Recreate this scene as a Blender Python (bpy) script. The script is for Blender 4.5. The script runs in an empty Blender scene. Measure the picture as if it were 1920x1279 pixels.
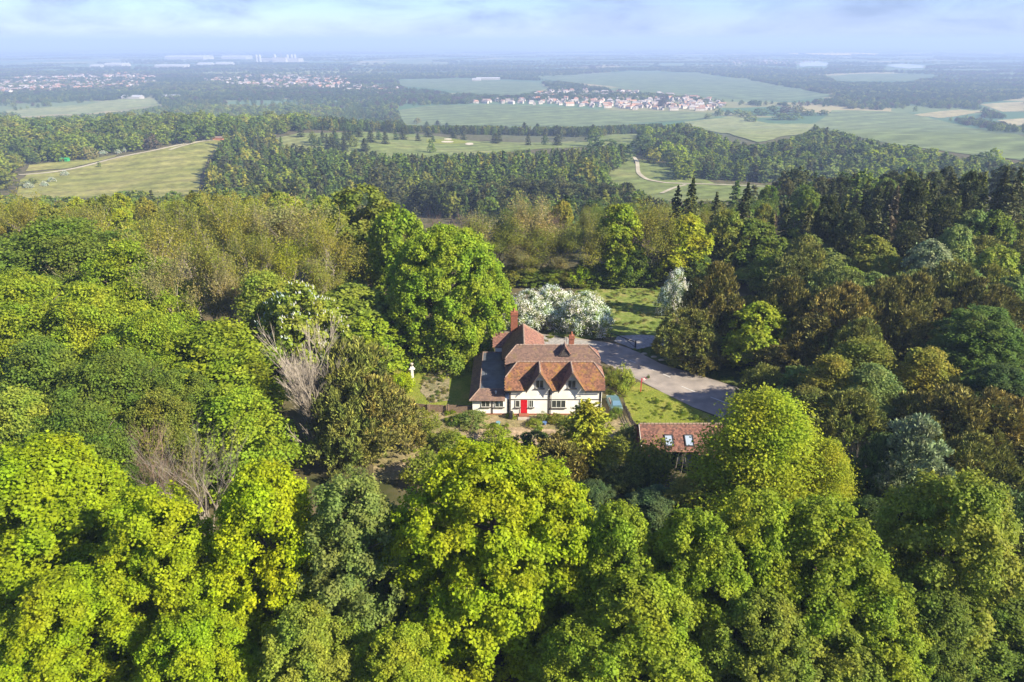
import bpy, math, random
import numpy as np
R_ = math.radians
random.seed(7)
SC = bpy.context.scene
COL = SC.collection

# ---------------------------------------------------------------- camera
PITCH = R_(23.7); CH = 47.0; FPX = 1280.0
cam_d = bpy.data.cameras.new('camera'); cam = bpy.data.objects.new('camera', cam_d); COL.objects.link(cam)
cam.location = (0, 0, CH); cam.rotation_euler = (math.pi/2 - PITCH, 0, 0)
cam_d.sensor_width = 36; cam_d.lens = 24.0; cam_d.clip_start = 1; cam_d.clip_end = 60000
SC.camera = cam

# ---------------------------------------------------------------- sun, sky, exposure
SUN_EL, SUN_AZ = R_(32.9), R_(114.9)
sl = bpy.data.lights.new('sun', 'SUN'); sl.energy = 4.1; sl.angle = R_(0.5); sl.color = (1.0, 0.90, 0.71)
so = bpy.data.objects.new('sun', sl); COL.objects.link(so)
so.rotation_euler = (math.pi/2 - SUN_EL, 0, math.pi - SUN_AZ)
so.location = (0, 0, 300)

W = bpy.data.worlds.new('World'); SC.world = W; W.use_nodes = True
wn, wl = W.node_tree.nodes, W.node_tree.links
wn.clear()
def N(nodes, t, **k):
    n = nodes.new(t)
    for a, b in k.items(): setattr(n, a, b)
    return n
wo = N(wn, 'ShaderNodeOutputWorld'); bg = N(wn, 'ShaderNodeBackground'); bg.inputs[1].default_value = 0.15
sky = N(wn, 'ShaderNodeTexSky', sky_type='NISHITA'); sky.sun_disc = False
sky.sun_elevation = SUN_EL; sky.sun_rotation = SUN_AZ; sky.air_density = 1.0; sky.dust_density = 0.1; sky.ozone_density = 2.0; sky.altitude = 150
tc = N(wn, 'ShaderNodeTexCoord'); sep = N(wn, 'ShaderNodeSeparateXYZ'); wl.new(tc.outputs['Generated'], sep.inputs[0])
cmb = N(wn, 'ShaderNodeVectorMath', operation='MULTIPLY'); wl.new(tc.outputs['Generated'], cmb.inputs[0]); cmb.inputs[1].default_value = (1, 1, 3.6)
cn = N(wn, 'ShaderNodeTexNoise'); cn.inputs['Scale'].default_value = 5.5; cn.inputs['Detail'].default_value = 7; cn.inputs['Roughness'].default_value = 0.62
cn.inputs['Distortion'].default_value = 0.4
wl.new(cmb.outputs[0], cn.inputs['Vector'])
cr = N(wn, 'ShaderNodeValToRGB'); cr.color_ramp.elements[0].position = 0.40; cr.color_ramp.elements[1].position = 0.62
wl.new(cn.outputs[0], cr.inputs[0])
cn2 = N(wn, 'ShaderNodeTexNoise'); cn2.inputs['Scale'].default_value = 7.5; cn2.inputs['Detail'].default_value = 5
wl.new(cmb.outputs[0], cn2.inputs['Vector'])
ccol = N(wn, 'ShaderNodeMix', data_type='RGBA')
ccol.inputs[6].default_value = (0.62, 0.82, 1.35, 1); ccol.inputs[7].default_value = (1.1, 1.32, 1.9, 1)
cr2 = N(wn, 'ShaderNodeValToRGB'); cr2.color_ramp.elements[0].position = 0.42; cr2.color_ramp.elements[1].position = 0.6
wl.new(cn2.outputs[0], cr2.inputs[0]); wl.new(cr2.outputs[0], ccol.inputs[0])
fac = N(wn, 'ShaderNodeMath', operation='MULTIPLY'); wl.new(cr.outputs[0], fac.inputs[0]); fac.inputs[1].default_value = 0.72
skt = N(wn, 'ShaderNodeVectorMath', operation='MULTIPLY'); wl.new(sky.outputs[0], skt.inputs[0]); skt.inputs[1].default_value = (0.225, 0.272, 0.46)
mx = N(wn, 'ShaderNodeMix', data_type='RGBA'); wl.new(fac.outputs[0], mx.inputs[0]); wl.new(skt.outputs[0], mx.inputs[6]); wl.new(ccol.outputs[2], mx.inputs[7])
wl.new(mx.outputs[2], bg.inputs[0]); wl.new(bg.outputs[0], wo.inputs[0])

vs = SC.view_settings; vs.view_transform = 'Standard'; vs.look = 'None'; vs.gamma = 1.0; vs.exposure = 1.68; vs.use_curve_mapping = False
SC.render.engine = 'CYCLES'
cy = SC.cycles
cy.max_bounces = 6; cy.diffuse_bounces = 3; cy.glossy_bounces = 2; cy.transmission_bounces = 3; cy.transparent_max_bounces = 8; cy.volume_bounces = 0
cy.use_denoising = True; cy.caustics_reflective = False; cy.caustics_refractive = False
cy.sample_clamp_indirect = 8

# ---------------------------------------------------------------- pixel <-> world (1920 x 1279 photo pixels)
SP, CP = math.sin(PITCH), math.cos(PITCH)
def ray(u, v):
    a, b = (u - 960)/FPX, -(v - 639.5)/FPX
    return np.array([a, CP + b*SP, -SP + b*CP])          # per unit of depth
def project(p):
    x, y, z = p[0], p[1], p[2] - CH
    d = y*CP - z*SP; yc = y*SP + z*CP
    return 960 + FPX*x/d, 639.5 - FPX*yc/d, d
def sstep(a, b, x):
    t = np.clip((x - a)/(b - a), 0, 1); return t*t*(3 - 2*t)
_PY = np.array([-500, 140, 170, 200, 300, 450, 600, 800, 1000, 1400, 1700, 60000.])
_PZ = np.array([0, 0, -3, -9, -33, -52, -58, -63, -74, -107, -111, -111.])
_yy = np.arange(-500, 2600, 5.0); _zz = np.interp(_yy, _PY, _PZ)
_k = np.hanning(25); _k /= _k.sum(); _zz = np.convolve(np.pad(_zz, 12, mode='edge'), _k, 'valid')
_zz = np.where(_yy < 120, 0, _zz)
def hgt(x, y):
    x = np.asarray(x, float); y = np.asarray(y, float)
    sh = 45*sstep(45, 130, x)
    h = np.interp(y - sh*(1 - sstep(400, 900, y)), _yy, _zz)
    h = h + 17*np.exp(-((x + 420)/300)**2)*np.exp(-((y - 850)/230)**2)*sstep(500, 750, y)
    m = sstep(160, 260, y)*(1 - sstep(1200, 1600, y))
    h = h + m*(2.2*np.sin(x*0.013 + 1.3)*np.cos(y*0.011) + 1.2*np.sin(x*0.031 + y*0.017))
    return h
_pl = list(map(float, _zz)); _yl = float(_yy[0])
def _ss(a, b, x):
    t = min(max((x - a)/(b - a), 0.0), 1.0); return t*t*(3 - 2*t)
def hg1(x, y):
    """hgt() for one point"""
    q = (y - 45*_ss(45, 130, x)*(1 - _ss(400, 900, y)) - _yl)/5.0
    if q <= 0: h = _pl[0]
    elif q >= len(_pl) - 1: h = _pl[-1]
    else: i = int(q); h = _pl[i] + (_pl[i+1] - _pl[i])*(q - i)
    if 500 < y < 1700: h += 17*math.exp(-((x + 420)/300)**2)*math.exp(-((y - 850)/230)**2)*_ss(500, 750, y)
    m = _ss(160, 260, y)*(1 - _ss(1200, 1600, y))
    if m: h += m*(2.2*math.sin(x*0.013 + 1.3)*math.cos(y*0.011) + 1.2*math.sin(x*0.031 + y*0.017))
    return h
def ground(u, v, lift=0.0):
    rx, ry, rz = (float(k) for k in ray(u, v)); t = 20.0
    while t < 40000:
        if CH + rz*t <= hg1(rx*t, ry*t) + lift:
            lo, hi = t/1.02, t
            for _ in range(22):
                m = (lo + hi)/2
                if CH + rz*m <= hg1(rx*m, ry*m) + lift: hi = m
                else: lo = m
            t = hi; break
        t *= 1.02
    return np.array([rx*t, ry*t, CH + rz*t])

# ---------------------------------------------------------------- material helpers
def rgb(c, a=1.0): return (c[0], c[1], c[2], a)
def mat(name, base, base2=None, scale=3.0, rough=0.85, detail=6, metal=0.0, bump=0.0, spec=0.3, lo=0.35, hi=0.65, bscale=None):
    m = bpy.data.materials.new(name); m.use_nodes = True
    n, l = m.node_tree.nodes, m.node_tree.links
    b = n['Principled BSDF']; b.inputs['Roughness'].default_value = rough; b.inputs['Metallic'].default_value = metal
    b.inputs['Specular IOR Level'].default_value = spec
    t = N(n, 'ShaderNodeTexCoord'); no = N(n, 'ShaderNodeTexNoise'); no.inputs['Scale'].default_value = scale; no.inputs['Detail'].default_value = detail
    l.new(t.outputs['Object'], no.inputs['Vector'])
    r = N(n, 'ShaderNodeValToRGB'); e = r.color_ramp.elements
    base2 = base2 or tuple(c*0.72 for c in base)
    e[0].position = lo; e[0].color = rgb(base2); e[1].position = hi; e[1].color = rgb(base)
    l.new(no.outputs[0], r.inputs[0]); l.new(r.outputs[0], b.inputs['Base Color'])
    if bump:
        nb = N(n, 'ShaderNodeTexNoise'); nb.inputs['Scale'].default_value = bscale or scale*4; nb.inputs['Detail'].default_value = 4
        l.new(t.outputs['Object'], nb.inputs['Vector'])
        bp = N(n, 'ShaderNodeBump'); bp.inputs['Strength'].default_value = bump; bp.inputs['Distance'].default_value = 0.1
        l.new(nb.outputs[0], bp.inputs['Height']); l.new(bp.outputs[0], b.inputs['Normal'])
    return m
def leaf_mat(name, trans=0.5, warm=(1.25, 1.08, 0.7), rough=0.65, spec=0.2, var=0.45):
    """colour comes from the object's own colour (or an instance's tint) and varies leaf by leaf"""
    m = bpy.data.materials.new(name); m.use_nodes = True
    n, l = m.node_tree.nodes, m.node_tree.links; n.clear()
    out = N(n, 'ShaderNodeOutputMaterial')
    oi = N(n, 'ShaderNodeObjectInfo')
    at = N(n, 'ShaderNodeAttribute', attribute_type='INSTANCER', attribute_name='tint')
    s = N(n, 'ShaderNodeVectorMath', operation='LENGTH'); l.new(at.outputs['Vector'], s.inputs[0])
    g = N(n, 'ShaderNodeMath', operation='GREATER_THAN'); l.new(s.outputs['Value'], g.inputs[0]); g.inputs[1].default_value = 0.001
    mx = N(n, 'ShaderNodeMix', data_type='RGBA'); l.new(g.outputs[0], mx.inputs[0]); l.new(oi.outputs['Color'], mx.inputs[6]); l.new(at.outputs['Color'], mx.inputs[7])
    tn = N(n, 'ShaderNodeAttribute', attribute_type='GEOMETRY', attribute_name='tone')
    mr = N(n, 'ShaderNodeMapRange'); mr.inputs[3].default_value = 1 - var; mr.inputs[4].default_value = 1 + var
    l.new(tn.outputs['Fac'], mr.inputs[0])
    sc = N(n, 'ShaderNodeVectorMath', operation='SCALE'); l.new(mx.outputs[2], sc.inputs[0]); l.new(mr.outputs[0], sc.inputs['Scale'])
    tco = N(n, 'ShaderNodeTexCoord'); nz = N(n, 'ShaderNodeTexNoise'); nz.inputs['Scale'].default_value = 0.32; nz.inputs['Detail'].default_value = 2; l.new(tco.outputs['Object'], nz.inputs['Vector'])
    m4 = N(n, 'ShaderNodeMapRange'); m4.inputs[1].default_value = .35; m4.inputs[2].default_value = .65; m4.inputs[3].default_value = .80; m4.inputs[4].default_value = 1.05; l.new(nz.outputs[0], m4.inputs[0])
    cb = N(n, 'ShaderNodeCombineXYZ'); l.new(m4.outputs[0], cb.inputs[0]); cb.inputs[1].default_value = 1.0; cb.inputs[2].default_value = 1.0      # boughs that are yellower or bluer than the rest
    bo = N(n, 'ShaderNodeVectorMath', operation='MULTIPLY'); l.new(sc.outputs[0], bo.inputs[0]); l.new(cb.outputs[0], bo.inputs[1]); sc = bo
    hu = N(n, 'ShaderNodeVectorMath', operation='MULTIPLY'); l.new(sc.outputs[0], hu.inputs[0]); hu.inputs[1].default_value = warm
    wm = N(n, 'ShaderNodeMix', data_type='RGBA'); l.new(tn.outputs['Fac'], wm.inputs[0]); l.new(sc.outputs[0], wm.inputs[6]); l.new(hu.outputs[0], wm.inputs[7])
    p = N(n, 'ShaderNodeBsdfPrincipled'); p.inputs['Roughness'].default_value = rough; p.inputs['Specular IOR Level'].default_value = spec
    l.new(wm.outputs[2], p.inputs['Base Color'])
    tr = N(n, 'ShaderNodeBsdfTranslucent'); l.new(wm.outputs[2], tr.inputs['Color'])
    ms = N(n, 'ShaderNodeMixShader'); ms.inputs[0].default_value = trans
    l.new(p.outputs[0], ms.inputs[1]); l.new(tr.outputs[0], ms.inputs[2]); l.new(ms.outputs[0], out.inputs['Surface'])
    return m
M = {}
M['leaf'] = leaf_mat('leaf_green', warm=(1.10, 1.05, 0.75))
M['needle'] = leaf_mat('conifer_needles', trans=0.15, warm=(1.14, 1.08, 0.8), var=0.55)
M['blossom'] = leaf_mat('white_blossom', trans=0.3, warm=(1.0, 1.0, 0.97), var=0.18)
M['bark'] = mat('bark', (0.16, 0.13, 0.10), (0.07, 0.055, 0.045), 4, 0.95, bump=0.5)
M['palebark'] = mat('pale_bark', (0.33, 0.285, 0.23), (0.21, 0.18, 0.145), 3, 0.95, bump=0.3)
M['redbark'] = mat('reddish_twigs', (0.27, 0.19, 0.145), (0.15, 0.105, 0.08), 3, 0.95)
M['white'] = mat('white_render', (0.85, 0.83, 0.79), (0.74, 0.71, 0.655), 0.9, 0.9, bump=0.08)
M['timber'] = mat('dark_timber', (0.10, 0.085, 0.075), (0.055, 0.045, 0.04), 6, 0.8)
M['frame'] = mat('window_paint', (0.72, 0.72, 0.66), (0.60, 0.60, 0.54), 5, 0.5)
M['red'] = mat('red_paint', (0.60, 0.008, 0.022), (0.52, 0.006, 0.018), 3, 0.35, spec=0.5)
M['brick'] = mat('brick_red', (0.34, 0.125, 0.07), (0.20, 0.075, 0.045), 9, 0.9, bump=0.4)
M['lead'] = mat('roof_lead', (0.11, 0.125, 0.15), (0.065, 0.075, 0.095), 1.1, 0.5, spec=0.5)
M['stone'] = mat('pale_stone', (0.42, 0.38, 0.31), (0.28, 0.25, 0.2), 5, 0.9)
M['fence'] = mat('weathered_wood', (0.27, 0.19, 0.135), (0.17, 0.12, 0.09), 5, 0.9)
M['dark'] = mat('dark_interior', (0.02, 0.018, 0.016), None, 3, 0.9)
M['black'] = mat('black_plastic', (0.03, 0.03, 0.033), None, 3, 0.5)
M['asphalt'] = mat('asphalt', (0.31, 0.268, 0.232), (0.20, 0.175, 0.155), 0.45, 0.9, detail=9, bump=0.15, bscale=8)
M['gravel'] = mat('gravel', (0.34, 0.32, 0.30), (0.22, 0.205, 0.19), 2.2, 0.95, bump=0.5)
M['paint'] = mat('road_paint', (0.62, 0.61, 0.58), (0.40, 0.39, 0.37), 5, 0.8)
M['track'] = mat('chalk_track', (0.42, 0.38, 0.28), (0.32, 0.28, 0.19), 0.12, 0.95)
M['glassy'] = None
def glass(name, c, rough=0.06):
    m = bpy.data.materials.new(name); m.use_nodes = True; b = m.node_tree.nodes['Principled BSDF']
    b.inputs['Base Color'].default_value = rgb(c); b.inputs['Roughness'].default_value = rough; b.inputs['Specular IOR Level'].default_value = 0.8
    return m
M['glass'] = glass('window_glass', (0.045, 0.05, 0.05))
M['skyglass'] = glass('skylight_glass', (0.30, 0.36, 0.44), 0.12)
M['metal'] = mat('galvanised_metal', (0.32, 0.33, 0.34), (0.22, 0.23, 0.24), 4, 0.45, metal=0.7)

def grass_mat(name, a, b, c, s=0.2, fine=3.0, stripes=0):
    m = bpy.data.materials.new(name); m.use_nodes = True; n, l = m.node_tree.nodes, m.node_tree.links
    p = n['Principled BSDF']; p.inputs['Roughness'].default_value = 0.95; p.inputs['Specular IOR Level'].default_value = 0.1
    t = N(n, 'ShaderNodeTexCoord')
    n1 = N(n, 'ShaderNodeTexNoise'); n1.inputs['Scale'].default_value = s; n1.inputs['Detail'].default_value = 8; n1.inputs['Roughness'].default_value = 0.65
    n2 = N(n, 'ShaderNodeTexNoise'); n2.inputs['Scale'].default_value = fine; n2.inputs['Detail'].default_value = 5; n2.inputs['Roughness'].default_value = 0.7
    l.new(t.outputs['Object'], n1.inputs['Vector']); l.new(t.outputs['Object'], n2.inputs['Vector'])
    r = N(n, 'ShaderNodeValToRGB'); e = r.color_ramp.elements
    e[0].position = 0.33; e[0].color = rgb(a); e[1].position = 0.68; e[1].color = rgb(c)
    k = e.new(0.5); k.color = rgb(b)
    l.new(n1.outputs[0], r.inputs[0])
    mr = N(n, 'ShaderNodeMapRange'); mr.inputs[1].default_value = 0.3; mr.inputs[2].default_value = 0.7; mr.inputs[3].default_value = 0.55; mr.inputs[4].default_value = 1.4
    l.new(n2.outputs[0], mr.inputs[0])
    s_ = N(n, 'ShaderNodeVectorMath', operation='SCALE'); l.new(r.outputs[0], s_.inputs[0]); l.new(mr.outputs[0], s_.inputs['Scale'])
    col_out = s_.outputs[0]
    if stripes:      # mowing swathes
        mp = N(n, 'ShaderNodeMapping'); mp.inputs['Rotation'].default_value = (0, 0, 0.95); l.new(t.outputs['Object'], mp.inputs['Vector'])
        wv = N(n, 'ShaderNodeTexWave'); wv.inputs['Scale'].default_value = stripes; wv.inputs['Distortion'].default_value = 6; wv.inputs['Detail'].default_value = 2; wv.inputs['Detail Scale'].default_value = 0.3
        l.new(mp.outputs[0], wv.inputs['Vector']); m2 = N(n, 'ShaderNodeMapRange'); m2.inputs[3].default_value = 0.84; m2.inputs[4].default_value = 1.12; l.new(wv.outputs['Fac'], m2.inputs[0])
        s2 = N(n, 'ShaderNodeVectorMath', operation='SCALE'); l.new(s_.outputs[0], s2.inputs[0]); l.new(m2.outputs[0], s2.inputs['Scale']); col_out = s2.outputs[0]
    l.new(col_out, p.inputs['Base Color'])
    bp = N(n, 'ShaderNodeBump'); bp.inputs['Strength'].default_value = 0.6; bp.inputs['Distance'].default_value = 0.2
    l.new(n2.outputs[0], bp.inputs['Height']); l.new(bp.outputs[0], p.inputs['Normal'])
    return m
M['lawn'] = grass_mat('lawn_grass', (0.12, 0.155, 0.022), (0.18, 0.205, 0.03), (0.25, 0.225, 0.055), 0.35, 4)
M['meadow'] = grass_mat('meadow_grass', (0.095, 0.14, 0.028), (0.155, 0.195, 0.042), (0.25, 0.225, 0.085), 0.3, 1.4)
M['wild'] = grass_mat('rough_grass_and_soil', (0.13, 0.135, 0.04), (0.22, 0.185, 0.09), (0.32, 0.245, 0.15), 0.28, 2)
M['soil'] = grass_mat('bare_soil', (0.24, 0.185, 0.105), (0.33, 0.245, 0.155), (0.40, 0.30, 0.20), 0.3, 1.2)
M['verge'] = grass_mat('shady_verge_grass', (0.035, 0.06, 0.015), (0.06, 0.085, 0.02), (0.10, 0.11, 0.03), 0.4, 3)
M['litter'] = grass_mat('dead_grass_bed', (0.13, 0.135, 0.06), (0.22, 0.19, 0.11), (0.30, 0.25, 0.16), 0.8, 3)
M['hillfield'] = grass_mat('hill_grass', (0.15, 0.165, 0.04), (0.20, 0.20, 0.055), (0.25, 0.225, 0.08), 0.02, 0.15, 0.012)
M['golf'] = grass_mat('golf_grass', (0.12, 0.155, 0.04), (0.15, 0.18, 0.055), (0.19, 0.19, 0.07), 0.015, 0.1, 0.015)
M['sand'] = mat('bunker_sand', (0.55, 0.48, 0.36), None, 0.2, 0.95)
M['crop'] = grass_mat('young_crop', (0.115, 0.15, 0.06), (0.13, 0.165, 0.065), (0.155, 0.185, 0.075), 0.003, 0.03, 0.006)
M['crop2'] = grass_mat('blue_green_crop', (0.095, 0.135, 0.065), (0.11, 0.15, 0.07), (0.125, 0.16, 0.08), 0.003, 0.02, 0.005)
M['pale_field'] = grass_mat('pale_pasture', (0.16, 0.20, 0.07), (0.20, 0.22, 0.085), (0.24, 0.24, 0.10), 0.006, 0.05)
M['tan_field'] = grass_mat('tan_field', (0.25, 0.23, 0.11), (0.30, 0.26, 0.13), (0.33, 0.29, 0.16), 0.006, 0.05)
M['yellow_field'] = mat('flowering_field', (0.85, 0.60, 0.10), (0.70, 0.50, 0.12), 0.003, 0.95)
M['lake'] = mat('lake_water', (0.55, 0.58, 0.62), None, 0.01, 0.25, spec=0.6)

# ---------------------------------------------------------------- mesh helpers
def mesh_np(name, V, F, mats=(), tone=None, mi=None, smooth=False):
    """V (n,3), F (m,k) all faces with k corners"""
    V = np.asarray(V, np.float32); F = np.asarray(F, np.int32); k = F.shape[1]
    me = bpy.data.meshes.new(name)
    me.vertices.add(len(V)); me.vertices.foreach_set('co', V.ravel())
    me.loops.add(F.size); me.loops.foreach_set('vertex_index', F.ravel())
    me.polygons.add(len(F)); me.polygons.foreach_set('loop_start', np.arange(0, F.size, k, dtype=np.int32))
    if mi is not None: me.polygons.foreach_set('material_index', np.asarray(mi, np.int32))
    if smooth: me.polygons.foreach_set('use_smooth', np.ones(len(F), bool))
    for m in mats: me.materials.append(m)
    if tone is not None:
        a = me.attributes.new('tone', 'FLOAT', 'FACE'); a.data.foreach_set('value', np.asarray(tone, np.float32))
    me.update(calc_edges=True); me.validate()
    return me
class MB:
    """collects boxes, prisms and tubes; build() links them as ONE mesh object"""
    def __init__(s): s.v = []; s.f = []; s.mi = []
    def face(s, pts, mi=0):
        i = len(s.v); s.v += [tuple(map(float, p)) for p in pts]; s.f.append(tuple(range(i, i + len(pts)))); s.mi.append(mi)
    def box(s, x0, x1, y0, y1, z0, z1, mi=0):
        i = len(s.v)
        s.v += [(x0,y0,z0),(x1,y0,z0),(x1,y1,z0),(x0,y1,z0),(x0,y0,z1),(x1,y0,z1),(x1,y1,z1),(x0,y1,z1)]
        for q in ((0,3,2,1),(4,5,6,7),(0,1,5,4),(1,2,6,5),(2,3,7,6),(3,0,4,7)):
            s.f.append(tuple(i + k for k in q)); s.mi.append(mi)
    def prism(s, poly, d, mi=0):
        """closed solid: polygon swept by the vector d"""
        n = len(poly); i = len(s.v); d = np.array(d, float)
        s.v += [tuple(map(float, p)) for p in poly] + [tuple(np.array(p, float) + d) for p in poly]
        s.f.append(tuple(range(i, i + n))[::-1]); s.f.append(tuple(range(i + n, i + 2*n))); s.mi += [mi, mi]
        for k in range(n):
            s.f.append((i + k, i + (k+1) % n, i + n + (k+1) % n, i + n + k)); s.mi.append(mi)
    def tube(s, pts, r0, r1=None, n=6, mi=0, cap=True):
        r1 = r0 if r1 is None else r1; P = [np.array(p, float) for p in pts]; i = len(s.v); L = len(P)
        for a, p in enumerate(P):
            d = P[min(a+1, L-1)] - P[max(a-1, 0)]; d /= np.linalg.norm(d) + 1e-9
            h = np.array([1, 0, 0]) if abs(d[0]) < 0.8 else np.array([0, 1, 0])
            t = np.cross(d, h); t /= np.linalg.norm(t); b = np.cross(d, t); r = r0 + (r1 - r0)*a/max(L-1, 1)
            for k in range(n):
                g = 2*math.pi*k/n; s.v.append(tuple(p + r*(math.cos(g)*t + math.sin(g)*b)))
        for a in range(L-1):
            for k in range(n):
                s.f.append((i + a*n + k, i + a*n + (k+1) % n, i + (a+1)*n + (k+1) % n, i + (a+1)*n + k)); s.mi.append(mi)
        if cap:
            s.f.append(tuple(i + k for k in range(n))[::-1]); s.f.append(tuple(i + (L-1)*n + k for k in range(n))); s.mi += [mi, mi]
    def lathe(s, prof, n=12, c=(0,0,0), mi=0):
        i = len(s.v)
        for r, z in prof:
            for k in range(n):
                g = 2*math.pi*k/n; s.v.append((c[0] + r*math.cos(g), c[1] + r*math.sin(g), c[2] + z))
        for a in range(len(prof)-1):
            for k in range(n):
                s.f.append((i + a*n + k, i + a*n + (k+1) % n, i + (a+1)*n + (k+1) % n, i + (a+1)*n + k)); s.mi.append(mi)
        s.f.append(tuple(i + k for k in range(n))[::-1]); s.f.append(tuple(i + (len(prof)-1)*n + k for k in range(n))); s.mi += [mi, mi]
    def mesh(s, name, mats):
        me = bpy.data.meshes.new(name); me.from_pydata(s.v, [], s.f)
        for m in (mats if isinstance(mats, (list, tuple)) else [mats]): me.materials.append(m)
        me.polygons.foreach_set('material_index', s.mi); me.update(); return me
    def build(s, name, mats, parent=None, bevel=0.0):
        o = link(name, s.mesh(name, mats), parent)
        if bevel:
            b = o.modifiers.new('bevel', 'BEVEL'); b.width = bevel; b.segments = 2; b.limit_method = 'ANGLE'
        return o
def link(name, me, parent=None):
    o = bpy.data.objects.new(name, me); COL.objects.link(o)
    if parent is not None: o.parent = parent
    return o
def tag(o, label=None, cat=None, group=None, kind=None):
    if label: o['label'] = label
    if cat: o['category'] = cat
    if group: o['group'] = group
    if kind: o['kind'] = kind
    return o
def empty(name, loc, label, cat, group=None, rz=0):
    o = bpy.data.objects.new(name, None); COL.objects.link(o); o.location = loc; o.rotation_euler = (0, 0, rz); o.empty_display_size = 0.3
    return tag(o, label, cat, group)
# ================================================================ GROUND
import bmesh
def hill_mat():
    m = bpy.data.materials.new('hillside_and_plain'); m.use_nodes = True; n, l = m.node_tree.nodes, m.node_tree.links
    p = n['Principled BSDF']; p.inputs['Roughness'].default_value = 0.95; p.inputs['Specular IOR Level'].default_value = 0.1
    t = N(n, 'ShaderNodeTexCoord'); sp = N(n, 'ShaderNodeSeparateXYZ'); l.new(t.outputs['Object'], sp.inputs[0])
    # woodland floor
    n1 = N(n, 'ShaderNodeTexNoise'); n1.inputs['Scale'].default_value = 0.25; n1.inputs['Detail'].default_value = 8; l.new(t.outputs['Object'], n1.inputs['Vector'])
    r1 = N(n, 'ShaderNodeValToRGB'); e = r1.color_ramp.elements; e[0].position = 0.35; e[0].color = (0.05, 0.055, 0.018, 1); e[1].position = 0.65; e[1].color = (0.13, 0.105, 0.06, 1)
    l.new(n1.outputs[0], r1.inputs[0])
    # patchwork of far fields
    mp = N(n, 'ShaderNodeMapping'); mp.inputs['Scale'].default_value = (0.0030, 0.0042, 0); mp.inputs['Rotation'].default_value = (0, 0, 0.35)
    nw = N(n, 'ShaderNodeTexNoise'); nw.inputs['Scale'].default_value = 0.0009; nw.inputs['Detail'].default_value = 1; l.new(t.outputs['Object'], nw.inputs['Vector'])
    av = N(n, 'ShaderNodeMix', data_type='VECTOR'); av.inputs[0].default_value = 0.0
    l.new(t.outputs['Object'], mp.inputs['Vector'])
    vo = N(n, 'ShaderNodeTexVoronoi', voronoi_dimensions='2D', distance='CHEBYCHEV'); vo.inputs['Scale'].default_value = 1.0; vo.inputs['Randomness'].default_value = 0.85
    l.new(mp.outputs[0], vo.inputs['Vector'])
    sx = N(n, 'ShaderNodeSeparateXYZ'); l.new(vo.outputs['Color'], sx.inputs[0])
    r2 = N(n, 'ShaderNodeValToRGB'); r2.color_ramp.interpolation = 'CONSTANT'; e = r2.color_ramp.elements
    cols = [(0, (0.07, 0.13, 0.06)), (0.22, (0.10, 0.16, 0.08)), (0.42, (0.13, 0.17, 0.07)), (0.58, (0.08, 0.14, 0.075)), (0.72, (0.20, 0.20, 0.09)), (0.84, (0.11, 0.15, 0.06)), (0.93, (0.30, 0.26, 0.13))]
    e[0].position, e[0].color = cols[0][0], rgb(cols[0][1]); e[1].position, e[1].color = cols[1][0], rgb(cols[1][1])
    for a, c in cols[2:]: k = e.new(a); k.color = rgb(c)
    l.new(sx.outputs[0], r2.inputs[0])
    zz = N(n, 'ShaderNodeMapRange'); zz.inputs[1].default_value = -60; zz.inputs[2].default_value = -105; l.new(sp.outputs[2], zz.inputs[0])
    mx = N(n, 'ShaderNodeMix', data_type='RGBA'); l.new(zz.outputs[0], mx.inputs[0]); l.new(r1.outputs[0], mx.inputs[6]); l.new(r2.outputs[0], mx.inputs[7])
    l.new(mx.outputs[2], p.inputs['Base Color'])
    return m
M['hill'] = hill_mat()
def axis(pts):
    out = []
    for a, b, s in pts: out += list(np.arange(a, b, s))
    out.append(pts[-1][1]); return np.array(out, float)
GX = axis([(-30000, -6000, 4000), (-6000, -1500, 500), (-1500, -600, 50), (-600, 600, 15), (600, 1500, 50), (1500, 6000, 500), (6000, 30000, 4000)])
GY = axis([(-300, 0, 50), (0, 1200, 15), (1200, 1800, 30), (1800, 6000, 600), (6000, 30000, 4000)])
def grid_mesh():
    X, Y = np.meshgrid(GX, GY); Z = hgt(X, Y)
    V = np.stack([X.ravel(), Y.ravel(), Z.ravel()], 1); nx = len(GX)
    i = (np.arange(len(GY)-1)[:, None]*nx + np.arange(nx-1)[None]).ravel()
    F = np.stack([i, i+1, i+nx+1, i, ], 1)
    F = np.concatenate([np.stack([i, i+1, i+nx+1], 1), np.stack([i, i+nx+1, i+nx], 1)])
    return mesh_np('ground', V, F, [M['hill']])
tag(link('ground', grid_mesh()), kind='structure')

def drape(name, poly, m, lift=0.25, px=True, cell=12.0, label=None):
    """a sheet of ground cover following the land, cut on the terrain's own grid lines"""
    pts = [ground(*p) for p in poly] if px else [(p[0], p[1], 0) for p in poly]
    bm = bmesh.new(); vs_ = [bm.verts.new((p[0], p[1], 0)) for p in pts]; bm.faces.new(vs_)
    xs = [p[0] for p in pts]; ys = [p[1] for p in pts]
    if min(ys) < 1700 and max(ys) > 125:
        for g in GX:
            if min(xs) < g < max(xs): bmesh.ops.bisect_plane(bm, geom=bm.verts[:] + bm.edges[:] + bm.faces[:], plane_co=(g, 0, 0), plane_no=(1, 0, 0))
        for g in GY:
            if min(ys) < g < max(ys): bmesh.ops.bisect_plane(bm, geom=bm.verts[:] + bm.edges[:] + bm.faces[:], plane_co=(0, g, 0), plane_no=(0, 1, 0))
        bmesh.ops.triangulate(bm, faces=bm.faces[:])
    for v in bm.verts: v.co.z = float(hgt(v.co.x, v.co.y)) + lift
    for f in bm.faces:
        f.normal_update()
        if f.normal.z < 0: f.normal_flip()
    me = bpy.data.meshes.new(name); bm.to_mesh(me); bm.free(); me.materials.append(m)
    o = link(name, me); tag(o, kind='structure')
    if label: o['label'] = label
    return o
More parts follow.
